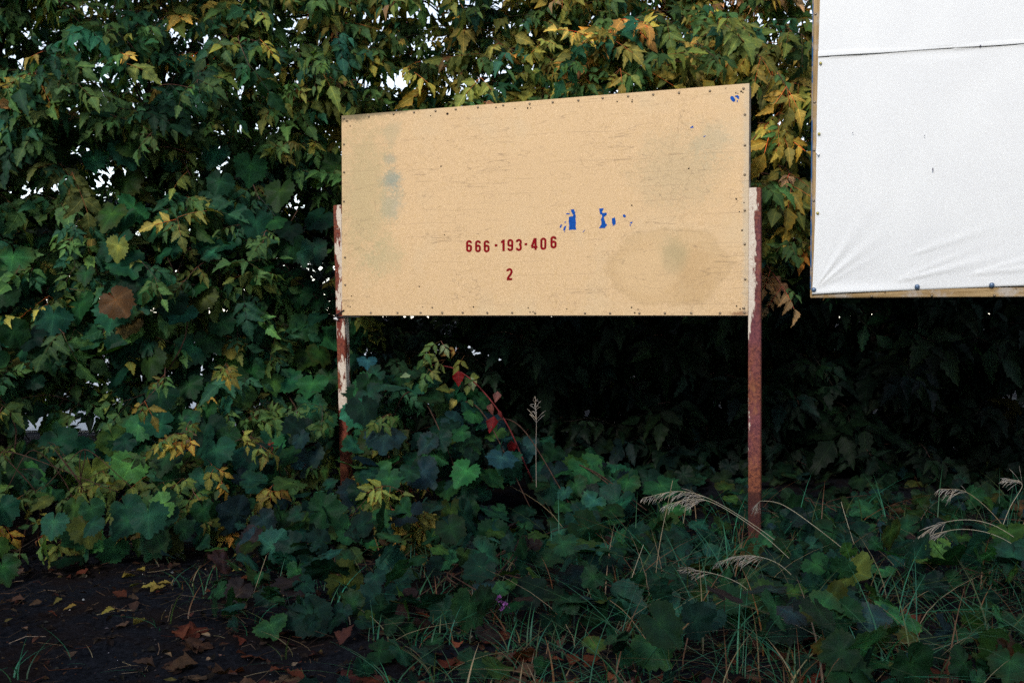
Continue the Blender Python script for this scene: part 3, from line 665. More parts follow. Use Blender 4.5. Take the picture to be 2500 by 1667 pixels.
ME = {k: [mesh_np(k + '_leaf', V, T, C, MATS[k], True, L_) for V, T, C, L_ in v] for k, v in LIB.items()}
SPAN = {'elder': 0.75, 'trio': 0.6, 'grape': 0.42, 'single': 0.3}       # rough half-extent in leaf units
CEN = {k: [q[0].mean(0) for q in v] for k, v in LIB.items()}

BOARD_Y = lambda x_: BL[1] + (x_ - BL[0]) * bdir[1] / bdir[0]
BAN_Y = lambda x_: P0[1] + (x_ - P0[0]) * bdir[1] / bdir[0]
def blocked(p, m):
    """would this leaf push through one of the two boards?"""
    x_, y_, z_ = p
    if -1.2 - m < x_ < 1.42 + m and 1.2 - m < z_ < 2.55 + m and BOARD_Y(x_) - 1.4 - m < y_ < BOARD_Y(x_) + 0.07 + m: return True
    for xp, yp, zl in ((-1.10, 6.29, 0.20), (1.31, 5.40, 0.06)):          # the posts stand clear of the leaves
        if abs(x_ * yp / y_ - xp) < 0.045 + m * 0.8 and zl + m * .6 < z_ < 2.1 and y_ < yp + 0.05 + m: return True
    if 1.5 - m < x_ < 4.4 and z_ > NZ - 0.02 - m and y_ < BAN_Y(x_) + 0.08 + m: return True
    if 1.42 - m < x_ < 4.2 and z_ < NZ and 1.6 < x_ and False: return True
    return False
class Plant:
    all = []
    def __init__(s, name, label, cat, base, group=None, leafname='leaf'):
        s.o = empty(name, tuple(base), label, cat, group); s.base = np.array(base, float); s.inst = []; s.tw = Geo(); s.leafname = leafname
        Plant.all.append(s)
    def leaf(s, kind, pos, d, nrm, size, col, check=True):
        pos = np.asarray(pos, float)
        d = unit(d); nrm = np.asarray(nrm, float); nrm = unit(nrm - d * np.dot(nrm, d)); xx = np.cross(d, nrm)
        v = random.randrange(len(LIB[kind])); Mx = np.stack([xx, d, nrm], 1) * size
        c = pos + Mx @ CEN[kind][v]
        if check and blocked(c, SPAN[kind] * size * 0.55): return
        if check and thin(c, 0.75 if c[2] > 1.2 else 1.0) and random.random() < .85: return
        s.inst.append((kind, v, Mx, pos, c, SPAN[kind] * size, col))
    def twig(s, P, r0, r1, col=(0.06, 0.035, 0.028), n=3):
        P = np.asarray(P); V, T = tube(P, np.linspace(r0, r1, len(P)), n, cap=False); s.tw.add(V, T, col)

# palettes: surface colours, linear
def pick(pal, gain=1.0):
    t = random.random() * sum(p[0] for p in pal)
    for w_, c in pal:
        t -= w_
        if t <= 0: break
    k = gain * math.exp(random.gauss(0, 0.24)); return tuple(min(0.8, x_ * k * U(.9, 1.1)) for x_ in c)
DG, MG, TG, OL, YO, YL, OR, BR_, PK = (0.013, 0.050, 0.027), (0.038, 0.085, 0.029), (0.014, 0.062, 0.040), (0.085, 0.112, 0.030), (0.155, 0.148, 0.036), (0.28, 0.22, 0.050), (0.26, 0.145, 0.036), (0.13, 0.075, 0.033), (0.26, 0.17, 0.105)
def tree_pal(x_, z_):
    a_ = np.clip(0.08 + 0.13 * (z_ - 1.3) + 0.12 * (x_ + 0.8), 0.02, 0.62)      # autumn share: upward and to the right
    cool = np.clip(0.35 - 0.3 * (x_ + 3.2), 0, 0.8) if z_ > 1.8 else 0.15
    return [(1.0 * (1 - a_), DG), (1.4 * (1 - a_), MG), (0.55 * cool + 0.12, TG), (1.4 * a_ + .42, OL), (1.5 * a_ + .04, YO), (0.22 * a_ + .006, YL), (0.30 * a_ * a_, OR), (0.14 * a_, PK), (0.10 * a_, BR_)]
GRP = [(2.2, (0.010, 0.058, 0.034)), (1.5, (0.014, 0.070, 0.026)), (0.8, (0.03, .085, .022)), (0.30, (.07, .10, .022)), (0.10, YO), (0.05, BR_)]
GRP2 = [(2.4, (0.007, 0.036, 0.026)), (0.4, (0.010, 0.030, 0.036)), (1.6, (0.010, 0.046, 0.020)), (0.18, (0.026, 0.018, 0.020)), (0.6, (.02, .055, .014)), (0.2, (.05, .07, .016)), (0.06, (.06, .035, .018)), (0.010, (0.08, 0.022, 0.014))]
BRM = [(1.2, MG), (1.0, (0.045, 0.095, 0.028)), (0.6, OL), (0.3, YO), (0.12, YL), (0.03, PK), (0.03, (0.2, .04, .03))]

def front(x_, z_):
    b = np.interp(x_, [-6, -3.4, -2.3, -1.35, -0.9, 1.3, 2.0, 5], [5.3, 5.45, 5.75, 6.35, 6.55, 6.3, 6.1, 5.7])
    b -= 0.10 * max(0, z_ - 2.2)
    if x_ < -1.15: b -= 0.85 * max(0, 1.0 - z_) * min(1, (-1.15 - x_) / .5)
    return b + 0.12 + 0.16 * math.sin(2.1 * x_ + 1.3 * z_) + 0.16 * math.sin(4.6 * z_ - 2.1 * x_) + 0.16 * math.sin(6.1 * x_ + 4.3 * z_ + 1.2 * math.sin(3 * z_))

TREES = []
for bx, by, lab in ((-3.55, 6.9, 'cool green tree at the left end of the hedge'), (-1.75, 7.3, 'green and rusty leaved tree rising left of the ochre billboard'),
                    (0.35, 7.9, 'olive leaved tree rising behind the ochre billboard'), (2.55, 8.1, 'yellowing tree drooping between the billboard and the white notice board')):
    T_ = Plant('box_elder_tree', lab, 'tree', (bx, by, float(ground_z(bx, by))), 'trees of the overgrown hedge', 'leaf'); TREES.append(T_)
    T_.limbs = []
    base = T_.base
    top = base + np.array([U(-.3, .3), U(-.3, .1), 4.6]); P = bez([base + (0, 0, -0.2), base + (U(-.1, .1), U(-.1, .1), 1.2), base + (U(-.25, .25), -0.1, 2.6), top], 6)
    V, T = tube(P, np.linspace(0.085, 0.018, len(P)), 8); g = Geo(); g.add(V - base, T, (0.035, 0.028, 0.023)); obj('trunk', g.mesh('trunk', M_BARK), T_.o)
    T_.limbs.append(P)
    for k in range(9):
        z0 = U(0.25, 2.8); s0 = base + (0, 0, z0); sgn = -1 if k % 2 else 1
        e = s0 + np.array([sgn * U(.5, 1.35), U(-1.0, 0.5), U(.5, 2.0)]); m_ = (s0 + e) / 2 + np.array([U(-.12, .12), U(-.1, .1), U(-.15, .1)])
        L_ = bez([s0, m_, e], 7)
        bad = [i2 for i2, q in enumerate(L_) if blocked(q, 0.05)]
        if bad: L_ = L_[:max(0, bad[0] - 1)]
        if len(L_) < 4: continue
        V, T = tube(L_, np.linspace(0.032, 0.008, len(L_)), 6); g = Geo(); g.add(V - base, T, (0.03, 0.024, 0.02)); obj('limb', g.mesh('limb', M_BARK), T_.o); T_.limbs.append(L_)
    T_.skel = np.concatenate(T_.limbs)

def spray(pl, o, d, ln, n, size, palf, kind='elder', droop=0.6, out=(0, -1, 0), tw=0.0035):
    """leafy shoot: curved twig with opposite pairs of leaves"""
    d = unit(d); e = o + d * ln + np.array([0, 0, -droop * 0.28 * ln]); m_ = (o + e) / 2 + np.array([U(-.05, .05), U(-.05, .05), 0.10 * ln])
    P = bez([o, m_, e], 6)
    if any(blocked(p, 0.03) for p in P): return
    pl.twig(P, tw, 0.0015, (0.17, 0.085, 0.07) if random.random() < .55 else (0.07, 0.055, 0.045))
    out = np.array(out, float); tone = palf()
    for i in range(n):
        t = (i + 0.7) / n; p = P[min(len(P) - 1, int(t * (len(P) - 1) + .5))]
        side = unit(np.cross(d, [0, 0, 1]) + 1e-6); ss = [1, -1] if i < n - 1 else [1, -1, 0]
        for s in ss:
            if random.random() < 0.10: continue
            dd = s * side * U(.5, 1.0) + d * U(.25, .7) + out * U(0, .5) + np.array([0, 0, -1]) * droop * U(.3, 1.3) + rng.normal(0, .16, 3)
            nn = np.array([0, 0, 1]) * U(.3, .9) + out * U(.3, 1.0) + rng.normal(0, .33, 3)
            c = tone if random.random() < .5 else palf()
            pl.leaf(kind, p, dd, nn, size * math.exp(random.gauss(-.06, .24)), c)
def link_twig(T_, o):
    q = T_.skel[np.argmin(((T_.skel - o) ** 2).sum(1))]
    if np.linalg.norm(q - o) < 1.6:
        P = bez([q, (q + o) / 2 + np.array([0, 0, U(-.05, .12)]), o], 12)
        if not any(blocked(p, 0.03) for p in P): T_.twig(P[::3], 0.009, 0.004, (0.05, 0.038, 0.03))
# places where the thicket is thin and daylight comes through (x, z at the hedge face, radius)
THIN = [(-0.72, 2.69, 0.09), (-0.36, 2.66, 0.09), (-0.52, 2.93, .05), (-0.85, 3.02, 0.06), (-0.62, 2.93, .06), (-0.55, 3.12, 0.07), (-0.42, 2.98, .06), (-0.25, 3.2, .05), (-0.2, 2.85, .05), (-2.05, 2.12, 0.06), (-2.95, 2.05, .05), (-2.5, 2.55, .04), (-2.35, 2.15, .04), (-1.75, 2.2, .04),
        (-2.98, 0.50, .055), (-3.12, 0.48, .05), (-2.75, 0.60, .06), (-2.4, 0.70, .045), (-2.2, 0.66, .045), (-2.65, 0.9, .04)]
def thin(c, f=1.0):
    x_, y_, z_ = c; k = 6.2 / y_; xs_ = x_ * k; zs_ = 1.25 + (z_ - 1.25) * k
    return any((xs_ - a_) ** 2 + (zs_ - b_) ** 2 < (f * r_) ** 2 for a_, b_, r_ in THIN)

def owner(x_):
    return min(TREES, key=lambda t: abs(t.base[0] - x_ - U(-.35, .35)))
nf = 0
while nf < 2500:
    x_ = U(-4.6, 4.4); z_ = U(0.25, 4.6) if random.random() < .7 else U(2.2, 4.2)
    if x_ > -0.9 and z_ < 1.75 and not (1.25 < x_ < 1.8 and z_ > 1.35): continue
    if x_ > 1.75 and z_ < 3.6 and random.random() < .8: continue          # behind the white board
    if -1.0 < x_ < 1.2 and z_ < 2.3 and random.random() < .75: continue   # behind the billboard
    if x_ < -0.9 and z_ < 0.55 and random.random() < .6: continue
    dep = abs(random.gauss(0, .30)) if random.random() < .62 else U(.2, 1.7)
    o = np.array([x_, front(x_, z_) + 0.25 + dep, z_])
    if thin(o, 1.1) and random.random() < .85: continue
    T_ = owner(x_); d = (U(-.7, .7), -U(.4, 1.0), U(-.25, .55))
    spray(T_, o, d, U(.28, .55), random.choice((3, 4, 4, 5)), U(.068, .108), lambda: pick(tree_pal(x_, z_), 1.3), droop=U(.4, 1.0))
    if random.random() < .35: link_twig(T_, o)
    nf += 1
# long hanging shoots right of the billboard, over the gap to the white board
for px, py, Y_ in ((1850, 300, 6.0), (1900, 280, 6.0), (1880, 170, 6.0), (1930, 200, 6.1), (1840, 420, 6.1), (1890, 400, 6.1), (1930, 420, 6.2), (1900, 560, 6.2), (1860, 620, 6.2), (1930, 600, 6.2), (1800, 120, 6.0), (1700, 100, 6.0), (1900, 80, 6.1)):
    T_ = TREES[3]; o = at(px, py, Y_ + .25); spray(T_, o, (U(-.3, .5), -U(.5, .9), U(-.4, .1)), U(.25, .4), 4, U(.085, .11), lambda: pick([(1, YO), (.9, OL), (.3, YL), (.2, OR), (.7, MG), (.12, PK)]), droop=1.1); link_twig(T_, o)
DK = [(1, (0.006, 0.022, 0.014)), (1, (0.008, 0.024, 0.012)), (.4, (.012, .034, .016)), (.3, (0.006, 0.022, 0.022)), (.05, (.04, .05, .014))]  # dark leaf palette: the shade of the hollow is put into the colour
# shoots that close the thicket at the upper left and beside the white board
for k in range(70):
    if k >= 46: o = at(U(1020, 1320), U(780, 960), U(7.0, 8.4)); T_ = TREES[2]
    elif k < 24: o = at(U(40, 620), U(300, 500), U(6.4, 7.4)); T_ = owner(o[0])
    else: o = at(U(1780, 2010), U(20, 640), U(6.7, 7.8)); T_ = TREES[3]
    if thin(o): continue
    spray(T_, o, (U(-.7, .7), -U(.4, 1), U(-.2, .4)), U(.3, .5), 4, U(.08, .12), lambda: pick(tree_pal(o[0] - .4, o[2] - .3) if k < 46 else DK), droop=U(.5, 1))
# deep interior of the thicket behind
nb_ = 0
while nb_ < 2500:
    x_ = U(-6.5, 7.0); y_ = U(7.6, 10.2); z_ = U(0.1, 5.4)
    if x_ > -1.0 and random.random() < .5: z_ = U(0.05, 2.6)
    if x_ < 0.9 and z_ > 2.3 and random.random() < .62: continue
    if x_ < -1.6 and z_ < 1.3 and random.random() < .80: continue
    o = np.array([x_, y_, z_])
    if thin(o): continue
    T_ = owner(x_); spray(T_, o, (U(-.8, .8), -U(.2, 1), U(-.3, .5)), U(.3, .6), 4, U(.13, .20) if z_ < 2.4 else U(.09, .13), lambda: pick(DK, .6 if z_ < 1.1 else .85) if z_ < 2.6 else pick(tree_pal(x_ - .5, z_ - .6)), kind='trio', droop=.6, tw=.004)  # low leaves get a darker gain, shade painted into their colour
    nb_ += 1

# ---- vines
def vine_stem(pl, pts, r=0.006, col=(0.07, 0.04, 0.03)):
    P = bez(pts, 8); bad = [i2 for i2, q in enumerate(P) if blocked(q, 0.06)]
    if bad: P = P[:max(0, bad[0] - 1)]
    if len(P) < 4: return
    V, T = tube(P, np.linspace(r, r * .5, len(P)), 5); g = Geo(); g.add(V - pl.base, T, col); obj('stem', g.mesh('stem', M_BARK), pl.o)
def vine_leaf(pl, p, size, pal, n_, d_, jn=.30, jd=.35, kind='grape'):
    pl.leaf(kind, p, np.array(d_) + rng.normal(0, jd, 3), np.array(n_) + rng.normal(0, jn, 3), size, pick(pal, math.exp(random.gauss(-.22, .34))))
VL = Plant('grape_vine', 'big leaved dark green vine climbing the hedge at the left edge', 'vine', (-2.9, 5.6, 0.05), 'vines over the hedge and verge')
VM = Plant('grape_vine', 'dark green vine climbing the hedge just left of the rusty post', 'vine', (-1.7, 6.0, 0.06), 'vines over the hedge and verge')
VC = Plant('grape_vine', 'blue green vine mounded between the posts below the ochre billboard', 'vine', (-0.35, 6.0, 0.04), 'vines over the hedge and verge')
for pl, xa, xb, n_ in ((VL, -4.3, -2.25, 300), (VM, -2.35, -1.0, 240)):
    for k in range(n_):
        x_ = U(xa, xb); z_ = random.choice((U(.3, 1.7), U(.3, 1.2), U(0.5, 2.3)))
        y_ = front(x_, z_) + U(-.10, .40) - (0.05 if z_ < 1.3 else 0)
        if thin((x_, y_, z_)): continue
        vine_leaf(pl, (x_, y_, z_), U(.10, .225), GRP, (0, -.85, .5), (U(-.4, .4), -.35, -.85))
    for k in range(5):
        x_ = U(xa + .2, xb - .2); vine_stem(pl, [(x_, front(x_, 0) + .35, 0), (x_ + U(-.2, .2), front(x_, .6) + .2, .6), (x_ + U(-.4, .4), front(x_, 1.2) + .15, 1.2), (x_ + U(-.6, .6), front(x_, 1.8) + .15, 1.9)])
def mound(x_): return np.interp(x_, [-1.3, -1.0, -0.6, -0.25, 0.05, 0.35, 0.7, 1.1], [0.75, 0.95, 0.92, 0.74, 0.48, 0.32, 0.22, 0.16])
for k in range(560):
    x_ = U(-1.25, 0.95); top = mound(x_); f = random.random() ** .7; y_ = 6.35 - 1.0 * (1 - f) - U(-.1, .45); z_ = top * f + U(-.05, .07)
    if abs(x_ + 1.03) < .10 and z_ > .22 and y_ < BOARD_Y(x_) + .1: continue
    if math.sin(5.3 * x_ + 7 * z_) * math.sin(6.1 * z_ - 4 * x_ + 1) > .35: continue      # hollows in the tangle
    vine_leaf(VC, (x_, y_, max(.05, z_)), min(.22, .135 * math.exp(random.gauss(0, .3))), GRP2[:3] + GRP[:3] + [(.5, (0.009, 0.036, 0.044))], (0, -.55, .8), (U(-.6, .6), -.6, -.5))
for k in range(6):
    x_ = U(-1.1, .4); vine_stem(VC, [(x_, 6.4, 0), (x_ + .1, 6.2, mound(x_) * .7), (x_ + .3, 5.9, mound(x_) * .8), (x_ + .6, 5.6, .15)])
GV = []
for xa, xb, ya, yb, n_, lab in ((-1.95, 0.35, 3.1, 5.7, 560, 'dark creeping vine at the bottom centre, left of the seed grasses'), (0.3, 1.3, 3.1, 5.6, 330, 'purplish green creeping vine sprawling before the right rusty post'),
                                (1.2, 3.6, 3.1, 4.7, 360, 'dense creeping vine filling the lower right corner'), (1.2, 4.2, 4.7, 6.3, 360, 'shaded creeping vine beneath the white notice board')):
    pl = Plant('creeping_vine', lab, 'vine', ((xa + xb) / 2, (ya + yb) / 2, 0.0), 'vines over the hedge and verge'); GV.append(pl)
    for k in range(n_):
        x_, y_ = U(xa, xb), U(ya, yb)
        if x_ < -1.70 + (4.9 - y_) * 0.62 + U(-.2, .2): continue
        if y_ < 3.75 and x_ < .9 and random.random() < .7: continue
        hgt = 0.10 + 0.16 * (0.5 + 0.5 * math.sin(2.7 * x_ + 1.9 * y_)) + 0.05 * math.sin(6 * x_ - 3 * y_)
        if x_ < .3: hgt *= np.clip((y_ - 3.1) / 1.3, .25, 1)
        if x_ < -.9: hgt = hgt * 1.1 + .25 * np.clip((y_ - 4.7) / .9, 0, 1)
        if y_ > 4.9 and x_ > .2: hgt *= .55
        z_ = hgt * random.random() ** .6 + .03
        vine_leaf(pl, (x_, y_, z_), min(.18, .098 * math.exp(random.gauss(0, .35))), GRP2 if pl is not GV[2 if len(GV) > 2 else 0] or len(GV) != 3 else GRP2 + GRP[1:4], (0, -.4, .9), (U(-1, 1), U(-1, .5), -.35), .55, .45)
    for k in range(5):
        x_, y_ = U(xa, xb), U(max(ya, 3.8), yb); x_ = max(x_, -.1); vine_stem(pl, [(x_, y_, .01), (x_ + U(-.3, .3), y_ + U(-.3, .3), .12), (x_ + U(-.5, .5), y_ + U(-.5, .5), .10), (x_ + U(-.8, .8), y_ + U(-.7, .7), .02)], .004)
for k in range(230):                                   # low shaded leaves under the two boards
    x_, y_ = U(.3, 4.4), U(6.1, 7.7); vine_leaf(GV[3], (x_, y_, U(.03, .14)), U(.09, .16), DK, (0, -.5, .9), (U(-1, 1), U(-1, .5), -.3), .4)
for k in range(70):                                    # vine spilling from the hedge over the soil at the left
    x_ = U(-3.6, -1.7); vine_leaf(VL if x_ < -2.4 else VM, (x_, U(4.65, 5.15), U(.05, .34)), U(.09, .17), GRP + [(.3, OL)], (0, -.75, .6), (U(-.5, .5), -.4, -.8))
# ---- bramble and saplings at the hedge foot, left
BL_ = [Plant('bramble', 'small leaved yellow green bramble at the foot of the left hedge', 'bush', (-2.6, 5.6, .03), 'brambles at the hedge foot'),
       Plant('bramble', 'yellow green bramble beside the base of the left rusty post', 'bush', (-1.1, 5.9, .05), 'brambles at the hedge foot')]
for k in range(150):
    x_ = U(-4.2, -0.9) if k < 115 else U(-1.2, -0.55); pl = BL_[0] if x_ < -1.6 else BL_[1]
    z_ = U(.12, .75); y_ = front(x_, z_) - .12 + U(-.1, .3) if x_ < -1.2 else U(5.55, 6.1)
    if thin((x_, y_, z_)): continue
    spray(pl, np.array([x_, y_ + .15, z_]), (U(-.6, .6), -U(.4, 1), U(-.3, .3)), U(.18, .35), 3, U(.055, .085), lambda: pick(BRM), kind='trio', droop=.9, tw=.002)
for k in range(26):                                   # yellow sprigs before the left post and in the low hedge
    px, py, Y_ = (U(840, 1040), U(1190, 1330), 5.2) if k < 13 else (U(860, 930), U(1100, 1190), 5.9) if k < 17 else (U(260, 680), U(880, 1300), 5.25)
    spray(BL_[1] if k < 17 else BL_[0], at(px, py, Y_ + .1), (U(-.8, .8), -U(.3, 1), U(-.4, .4)), U(.15, .28), 3, U(.055, .085), lambda: pick([(1, YO), (.8, OL), (.5, YL), (.3, MG), (.1, OR)]), kind='trio', droop=.8, tw=.002)
for pl in BL_:
    for k in range(6):
        x_ = pl.base[0] + U(-.6, .6); y_ = front(x_, .2) + .1; vine_stem(pl, [(x_, y_ + .2, 0), (x_ + .1, y_, .3), (x_ + U(-.3, .3), y_ - .1, .55), (x_ + U(-.6, .6), y_ - .15, .35)], .004)
# arching sapling with red leaves under the billboard
SP = Plant('arching_shoot', 'arching shoot with hanging dark red leaves under the billboard', 'shrub', tuple(at(1330, 1240, 5.9)), None)
sp_pts = [at(*p) for p in ((1330, 1235, 5.9), (1285, 1140, 5.85), (1235, 1030, 5.85), (1170, 945, 5.9), (1110, 900, 5.95), (1050, 890, 6.0))]
vine_stem(SP, sp_pts, .006, (0.16, .03, .03))
for px, py, c, k in ((1118, 905, (.20, .008, .012), .11), (1206, 1015, (.20, .008, .012), .12), (1248, 1075, (.17, .008, .012), .10), (1200, 985, (.25, .09, .08), .08), (1215, 955, (.25, .10, .09), .08), (1222, 1003, (.2, .03, .03), .05)):
    SP.leaf('single', at(px, py, 5.84), (U(-.15, .15), -.1, -1), (U(-.6, .6), -1, .2), k * .85, tuple(q * .5 for q in c))
for px, py in ((1040, 850), (1080, 840), (1120, 860), (1050, 900), (1140, 930), (1090, 950), (1130, 985), (1150, 1000), (1030, 930), (1160, 920), (1095, 870), (1010, 920)):
    for j in range(2):
        SP.leaf('trio' if py < 920 else 'single', at(px + U(-15, 15), py + U(-12, 12), 5.9 + U(-.1, .1)), (U(-.8, .8), -.3, U(-.9, .2)), (U(-.3, .3), -.8, .6), U(.06, .09), pick([(1, MG), (.8, OL), (.3, YO), (.3, (0.12, .17, .10))]))

# ---- unseen trees added behind the camera and along the hedge to shade the verge
ROW = [(x_, -9.5) for x_ in (-30, -25.5, -21, -17, -13, -9.3, -5.8, -2.2, 1.4, 5.2, 9.2, 13.4, 18, 23, 28)] + [(x_, 8.2) for x_ in (-25, -20.5, -16, -12, -8.2, 8.2, 12, 16, 20.5, 25)]
ORD = 'first second third fourth fifth sixth seventh eighth ninth tenth eleventh twelfth thirteenth fourteenth fifteenth'.split()
for i_, (bx, by) in enumerate(ROW):
    far = by < 0; by += U(-.6, .6); hh = U(8.2, 9.4) if far else U(5.5, 7); k_i = i_ if far else i_ - 15
    o = empty('added_shade_tree' if far else 'added_hedge_tree', (bx, by, 0), ORD[k_i] + (' tree from the left in the unseen row added for shade, facing the boards' if far else ' tree from the left in the unseen hedge line added for shade beyond the boards'), 'tree', 'unseen trees added for shade' if far else 'unseen trees added along the hedge line')
    P = bez([(0, 0, -.2), (U(-.1, .1), 0, 2), (U(-.3, .3), U(-.3, .3), hh * .85)], 6); V, T = tube(P, np.linspace(.16, .04, len(P)), 8); g = Geo(); g.add(V, T, (.07, .055, .045)); obj('trunk', g.mesh('trunk', M_BARK), o)
    g = Geo()
    for k in range(420):
        u = rng.normal(0, 1, 3); u /= np.linalg.norm(u); r_ = random.random() ** .45; p = np.array([2.5, 1.9, hh * .5]) * u * r_ + (0, 0, hh * .5 + .2)
        if p[2] < .3: continue
        V, T, C, _ = LO['trio'][k % 5]; d_ = unit(u + rng.normal(0, .4, 3) + (0, 0, -.5)); nn = unit(np.cross(d_, rng.normal(0, 1, 3))); Mx = np.stack([np.cross(d_, nn), d_, nn], 1) * U(.35, .6)
        g.add(V @ Mx.T + p, T, C * np.array(pick(DK)))
    obj('crown', g.mesh('crown', M_LEAF), o)

# ------------------------------------------------------------------ which leaves show: the largest become single parts
items = []
for pi, pl in enumerate(Plant.all):
    for li, it in enumerate(pl.inst): items.append((it[4], it[5], pi, li))
Cc = np.array([i[0] for i in items]); px, py, dep = project(Cc); rad = np.array([i[1] for i in items]) * FPX / dep * 0.62
sc_ = 0.25; W_, H_ = 625, 417; cover = np.zeros((H_, W_), bool)
def poly_mask(pts):
    yy, xx = np.mgrid[0:H_, 0:W_]; m = np.ones((H_, W_), bool); n = len(pts)
    for i in range(n):
        (x0, y0), (x1, y1) = pts[i], pts[(i + 1) % n]; m &= ((x1 - x0) * (yy - y0) - (y1 - y0) * (xx - x0)) >= 0
    return m
board_m = poly_mask([(834 * sc_, 283 * sc_), (1826 * sc_, 210 * sc_), (1826 * sc_, 770 * sc_), (838 * sc_, 768 * sc_)])
ban_m = poly_mask([(1980 * sc_, -5), (2600 * sc_, -5), (2600 * sc_, 726 * sc_), (1978 * sc_, 726 * sc_)])
order = np.argsort(dep); seen = np.zeros(len(items)); done = False
for i in order:
    if not done and dep[i] > 5.35: cover |= board_m | ban_m; done = True
    x0, y0, r_ = px[i] * sc_, py[i] * sc_, max(1.0, rad[i] * sc_)
    xa, xb, ya, yb = int(max(0, x0 - r_)), int(min(W_, x0 + r_ + 1)), int(max(0, y0 - r_)), int(min(H_, y0 + r_ + 1))
    if xa >= xb or ya >= yb: continue
    yy, xx = np.mgrid[ya:yb, xa:xb]; m = (xx - x0) ** 2 + (yy - y0) ** 2 <= r_ * r_; sub = cover[ya:yb, xa:xb]
    seen[i] = (m & ~sub).sum(); cover[ya:yb, xa:xb] |= m
for pi, pl in enumerate(Plant.all):
    idx = [(seen[k], items[k][3]) for k in range(len(items)) if items[k][2] == pi]; idx.sort(reverse=True)
    chosen = set(li for s_, li in idx[:300] if s_ >= 4)
    rest = Geo(); restg = Geo()
    for li, (kind, v, Mx, pos, c, sp_, col) in enumerate(pl.inst):
        if li in chosen:
            o = obj(pl.leafname, ME[kind][v], pl.o)
            m4 = np.eye(4); m4[:3, :3] = Mx; m4[:3, 3] = pos - pl.base; o.matrix_local = Matrix(m4.tolist()); o.color = (*col, 1)
        else:
            V, T, C, Lc = LO[kind][v]; (restg if kind == 'grape' else rest).add(V @ Mx.T + pos - pl.base, T, C * np.array(col), Lc)
    if rest.n: obj('foliage', rest.mesh('foliage', M_LEAF), pl.o, kind='stuff')
    if restg.n: obj('foliage', restg.mesh('foliage', M_GRAPE), pl.o, kind='stuff')
    if pl.tw.n:
        pl.tw.V = [v_ - pl.base for v_ in pl.tw.V]; obj('twigs', pl.tw.mesh('twigs', M_BARK), pl.o, kind='stuff')
print('leaves', len(items), 'objects', len(bpy.data.objects))

# ================================================================== grass and litter
def blade(g, p, h_, w_, lean, az, col, segs=4):
    t = np.linspace(0, 1, segs + 1); dx, dy = math.cos(az), math.sin(az)
    c = np.stack([p[0] + dx * lean * t ** 2, p[1] + dy * lean * t ** 2, p[2] + h_ * (t - 0.35 * (lean / max(h_, .01)) * t ** 2 * .6)], -1)
    wd = w_ * (1 - t ** 2 * .95); sx, sy = -dy, dx
    V = np.concatenate([c + np.stack([sx * wd, sy * wd, 0 * wd], -1), c - np.stack([sx * wd, sy * wd, 0 * wd], -1)]); n = segs + 1; i = np.arange(segs)
    g.add(V, np.concatenate([np.stack([i, i + 1, i + 1 + n], -1), np.stack([i, i + 1 + n, i + n], -1)]), col)
gr = Geo()
GC = [(1.2, (0.022, 0.14, 0.080)), (1, (0.025, 0.10, 0.045)), (.5, (0.06, 0.09, 0.03)), (.4, (0.26, 0.20, 0.12)), (.25, (0.16, .07, .03))]
for k in range(640):
    cx, cy = U(-1.8, 3.4), U(3.1, 6.0)
    if k % 3 == 0: cx, cy = U(-.3, 3.0), U(3.1, 4.6)
    if cx < -1.75 + (4.9 - cy) * 0.62 and random.random() < .85: continue
    for j in range(random.randint(2, 9)):
        x_, y_ = cx + random.gauss(0, .04), cy + random.gauss(0, .04); h_ = U(.07, .34) * (1.2 if cx > .2 else .6)
        blade(gr, (x_, y_, float(ground_z(x_, y_)) - .01), h_, U(.0012, .0042), h_ * U(.4, 2.0), U(0, 6.28), pick(GC), 6)
gobj = obj('grass', gr.mesh('grass', M_GRASS), None, 'thin green and straw grass growing through the creeping vine', 'grass', kind='stuff')
st = Geo()     # fallen straws, twigs and crumbs on the soil
for k in range(1100):
    x_, y_ = U(-3.4, 3.0), U(3.1, 5.7)
    if x_ > -.3 and random.random() < .45: y_ = U(3.1, 3.9)
    a_ = random.gauss(0, .8); l_ = U(.03, .16); z0 = float(ground_z(x_, y_)) + U(.004, .02)
    d_ = np.array([math.cos(a_), math.sin(a_), U(-.1, .2)]) * l_; p_ = np.array([x_, y_, z0])
    V, T = tube([p_, p_ + d_ * .5 + rng.normal(0, .016, 3) * l_ / .1, p_ + d_], [U(.0007, .0016)] * 3, 3, cap=False); st.add(V, T, pick([(1.5, (.035, .024, .018)), (1, (.09, .06, .04)), (.3, (.24, .18, .12)), (.4, (.08, .03, .018))]))
for k in range(5000):
    x_, y_ = U(-3.6, 1.2), 3.1 + 2.6 * random.random(); z0 = float(ground_z(x_, y_)); r_ = math.exp(random.gauss(-5.6, .5))
    V = np.array([[1, 0, 0], [-1, 0, 0], [0, 1, 0], [0, -1, 0], [0, 0, .7], [0, 0, -.7]]) * r_ * rng.uniform(.6, 1.3, (6, 1)) + (x_, y_, z0 + r_ * .3)
    st.add(V, [[0, 2, 4], [2, 1, 4], [1, 3, 4], [3, 0, 4], [2, 0, 5], [1, 2, 5], [3, 1, 5], [0, 3, 5]], pick([(2, (.022, .02, .021)), (1, (.045, .04, .042)), (.8, (.05, .028, .017)), (.03, (.5, .5, .5))]))
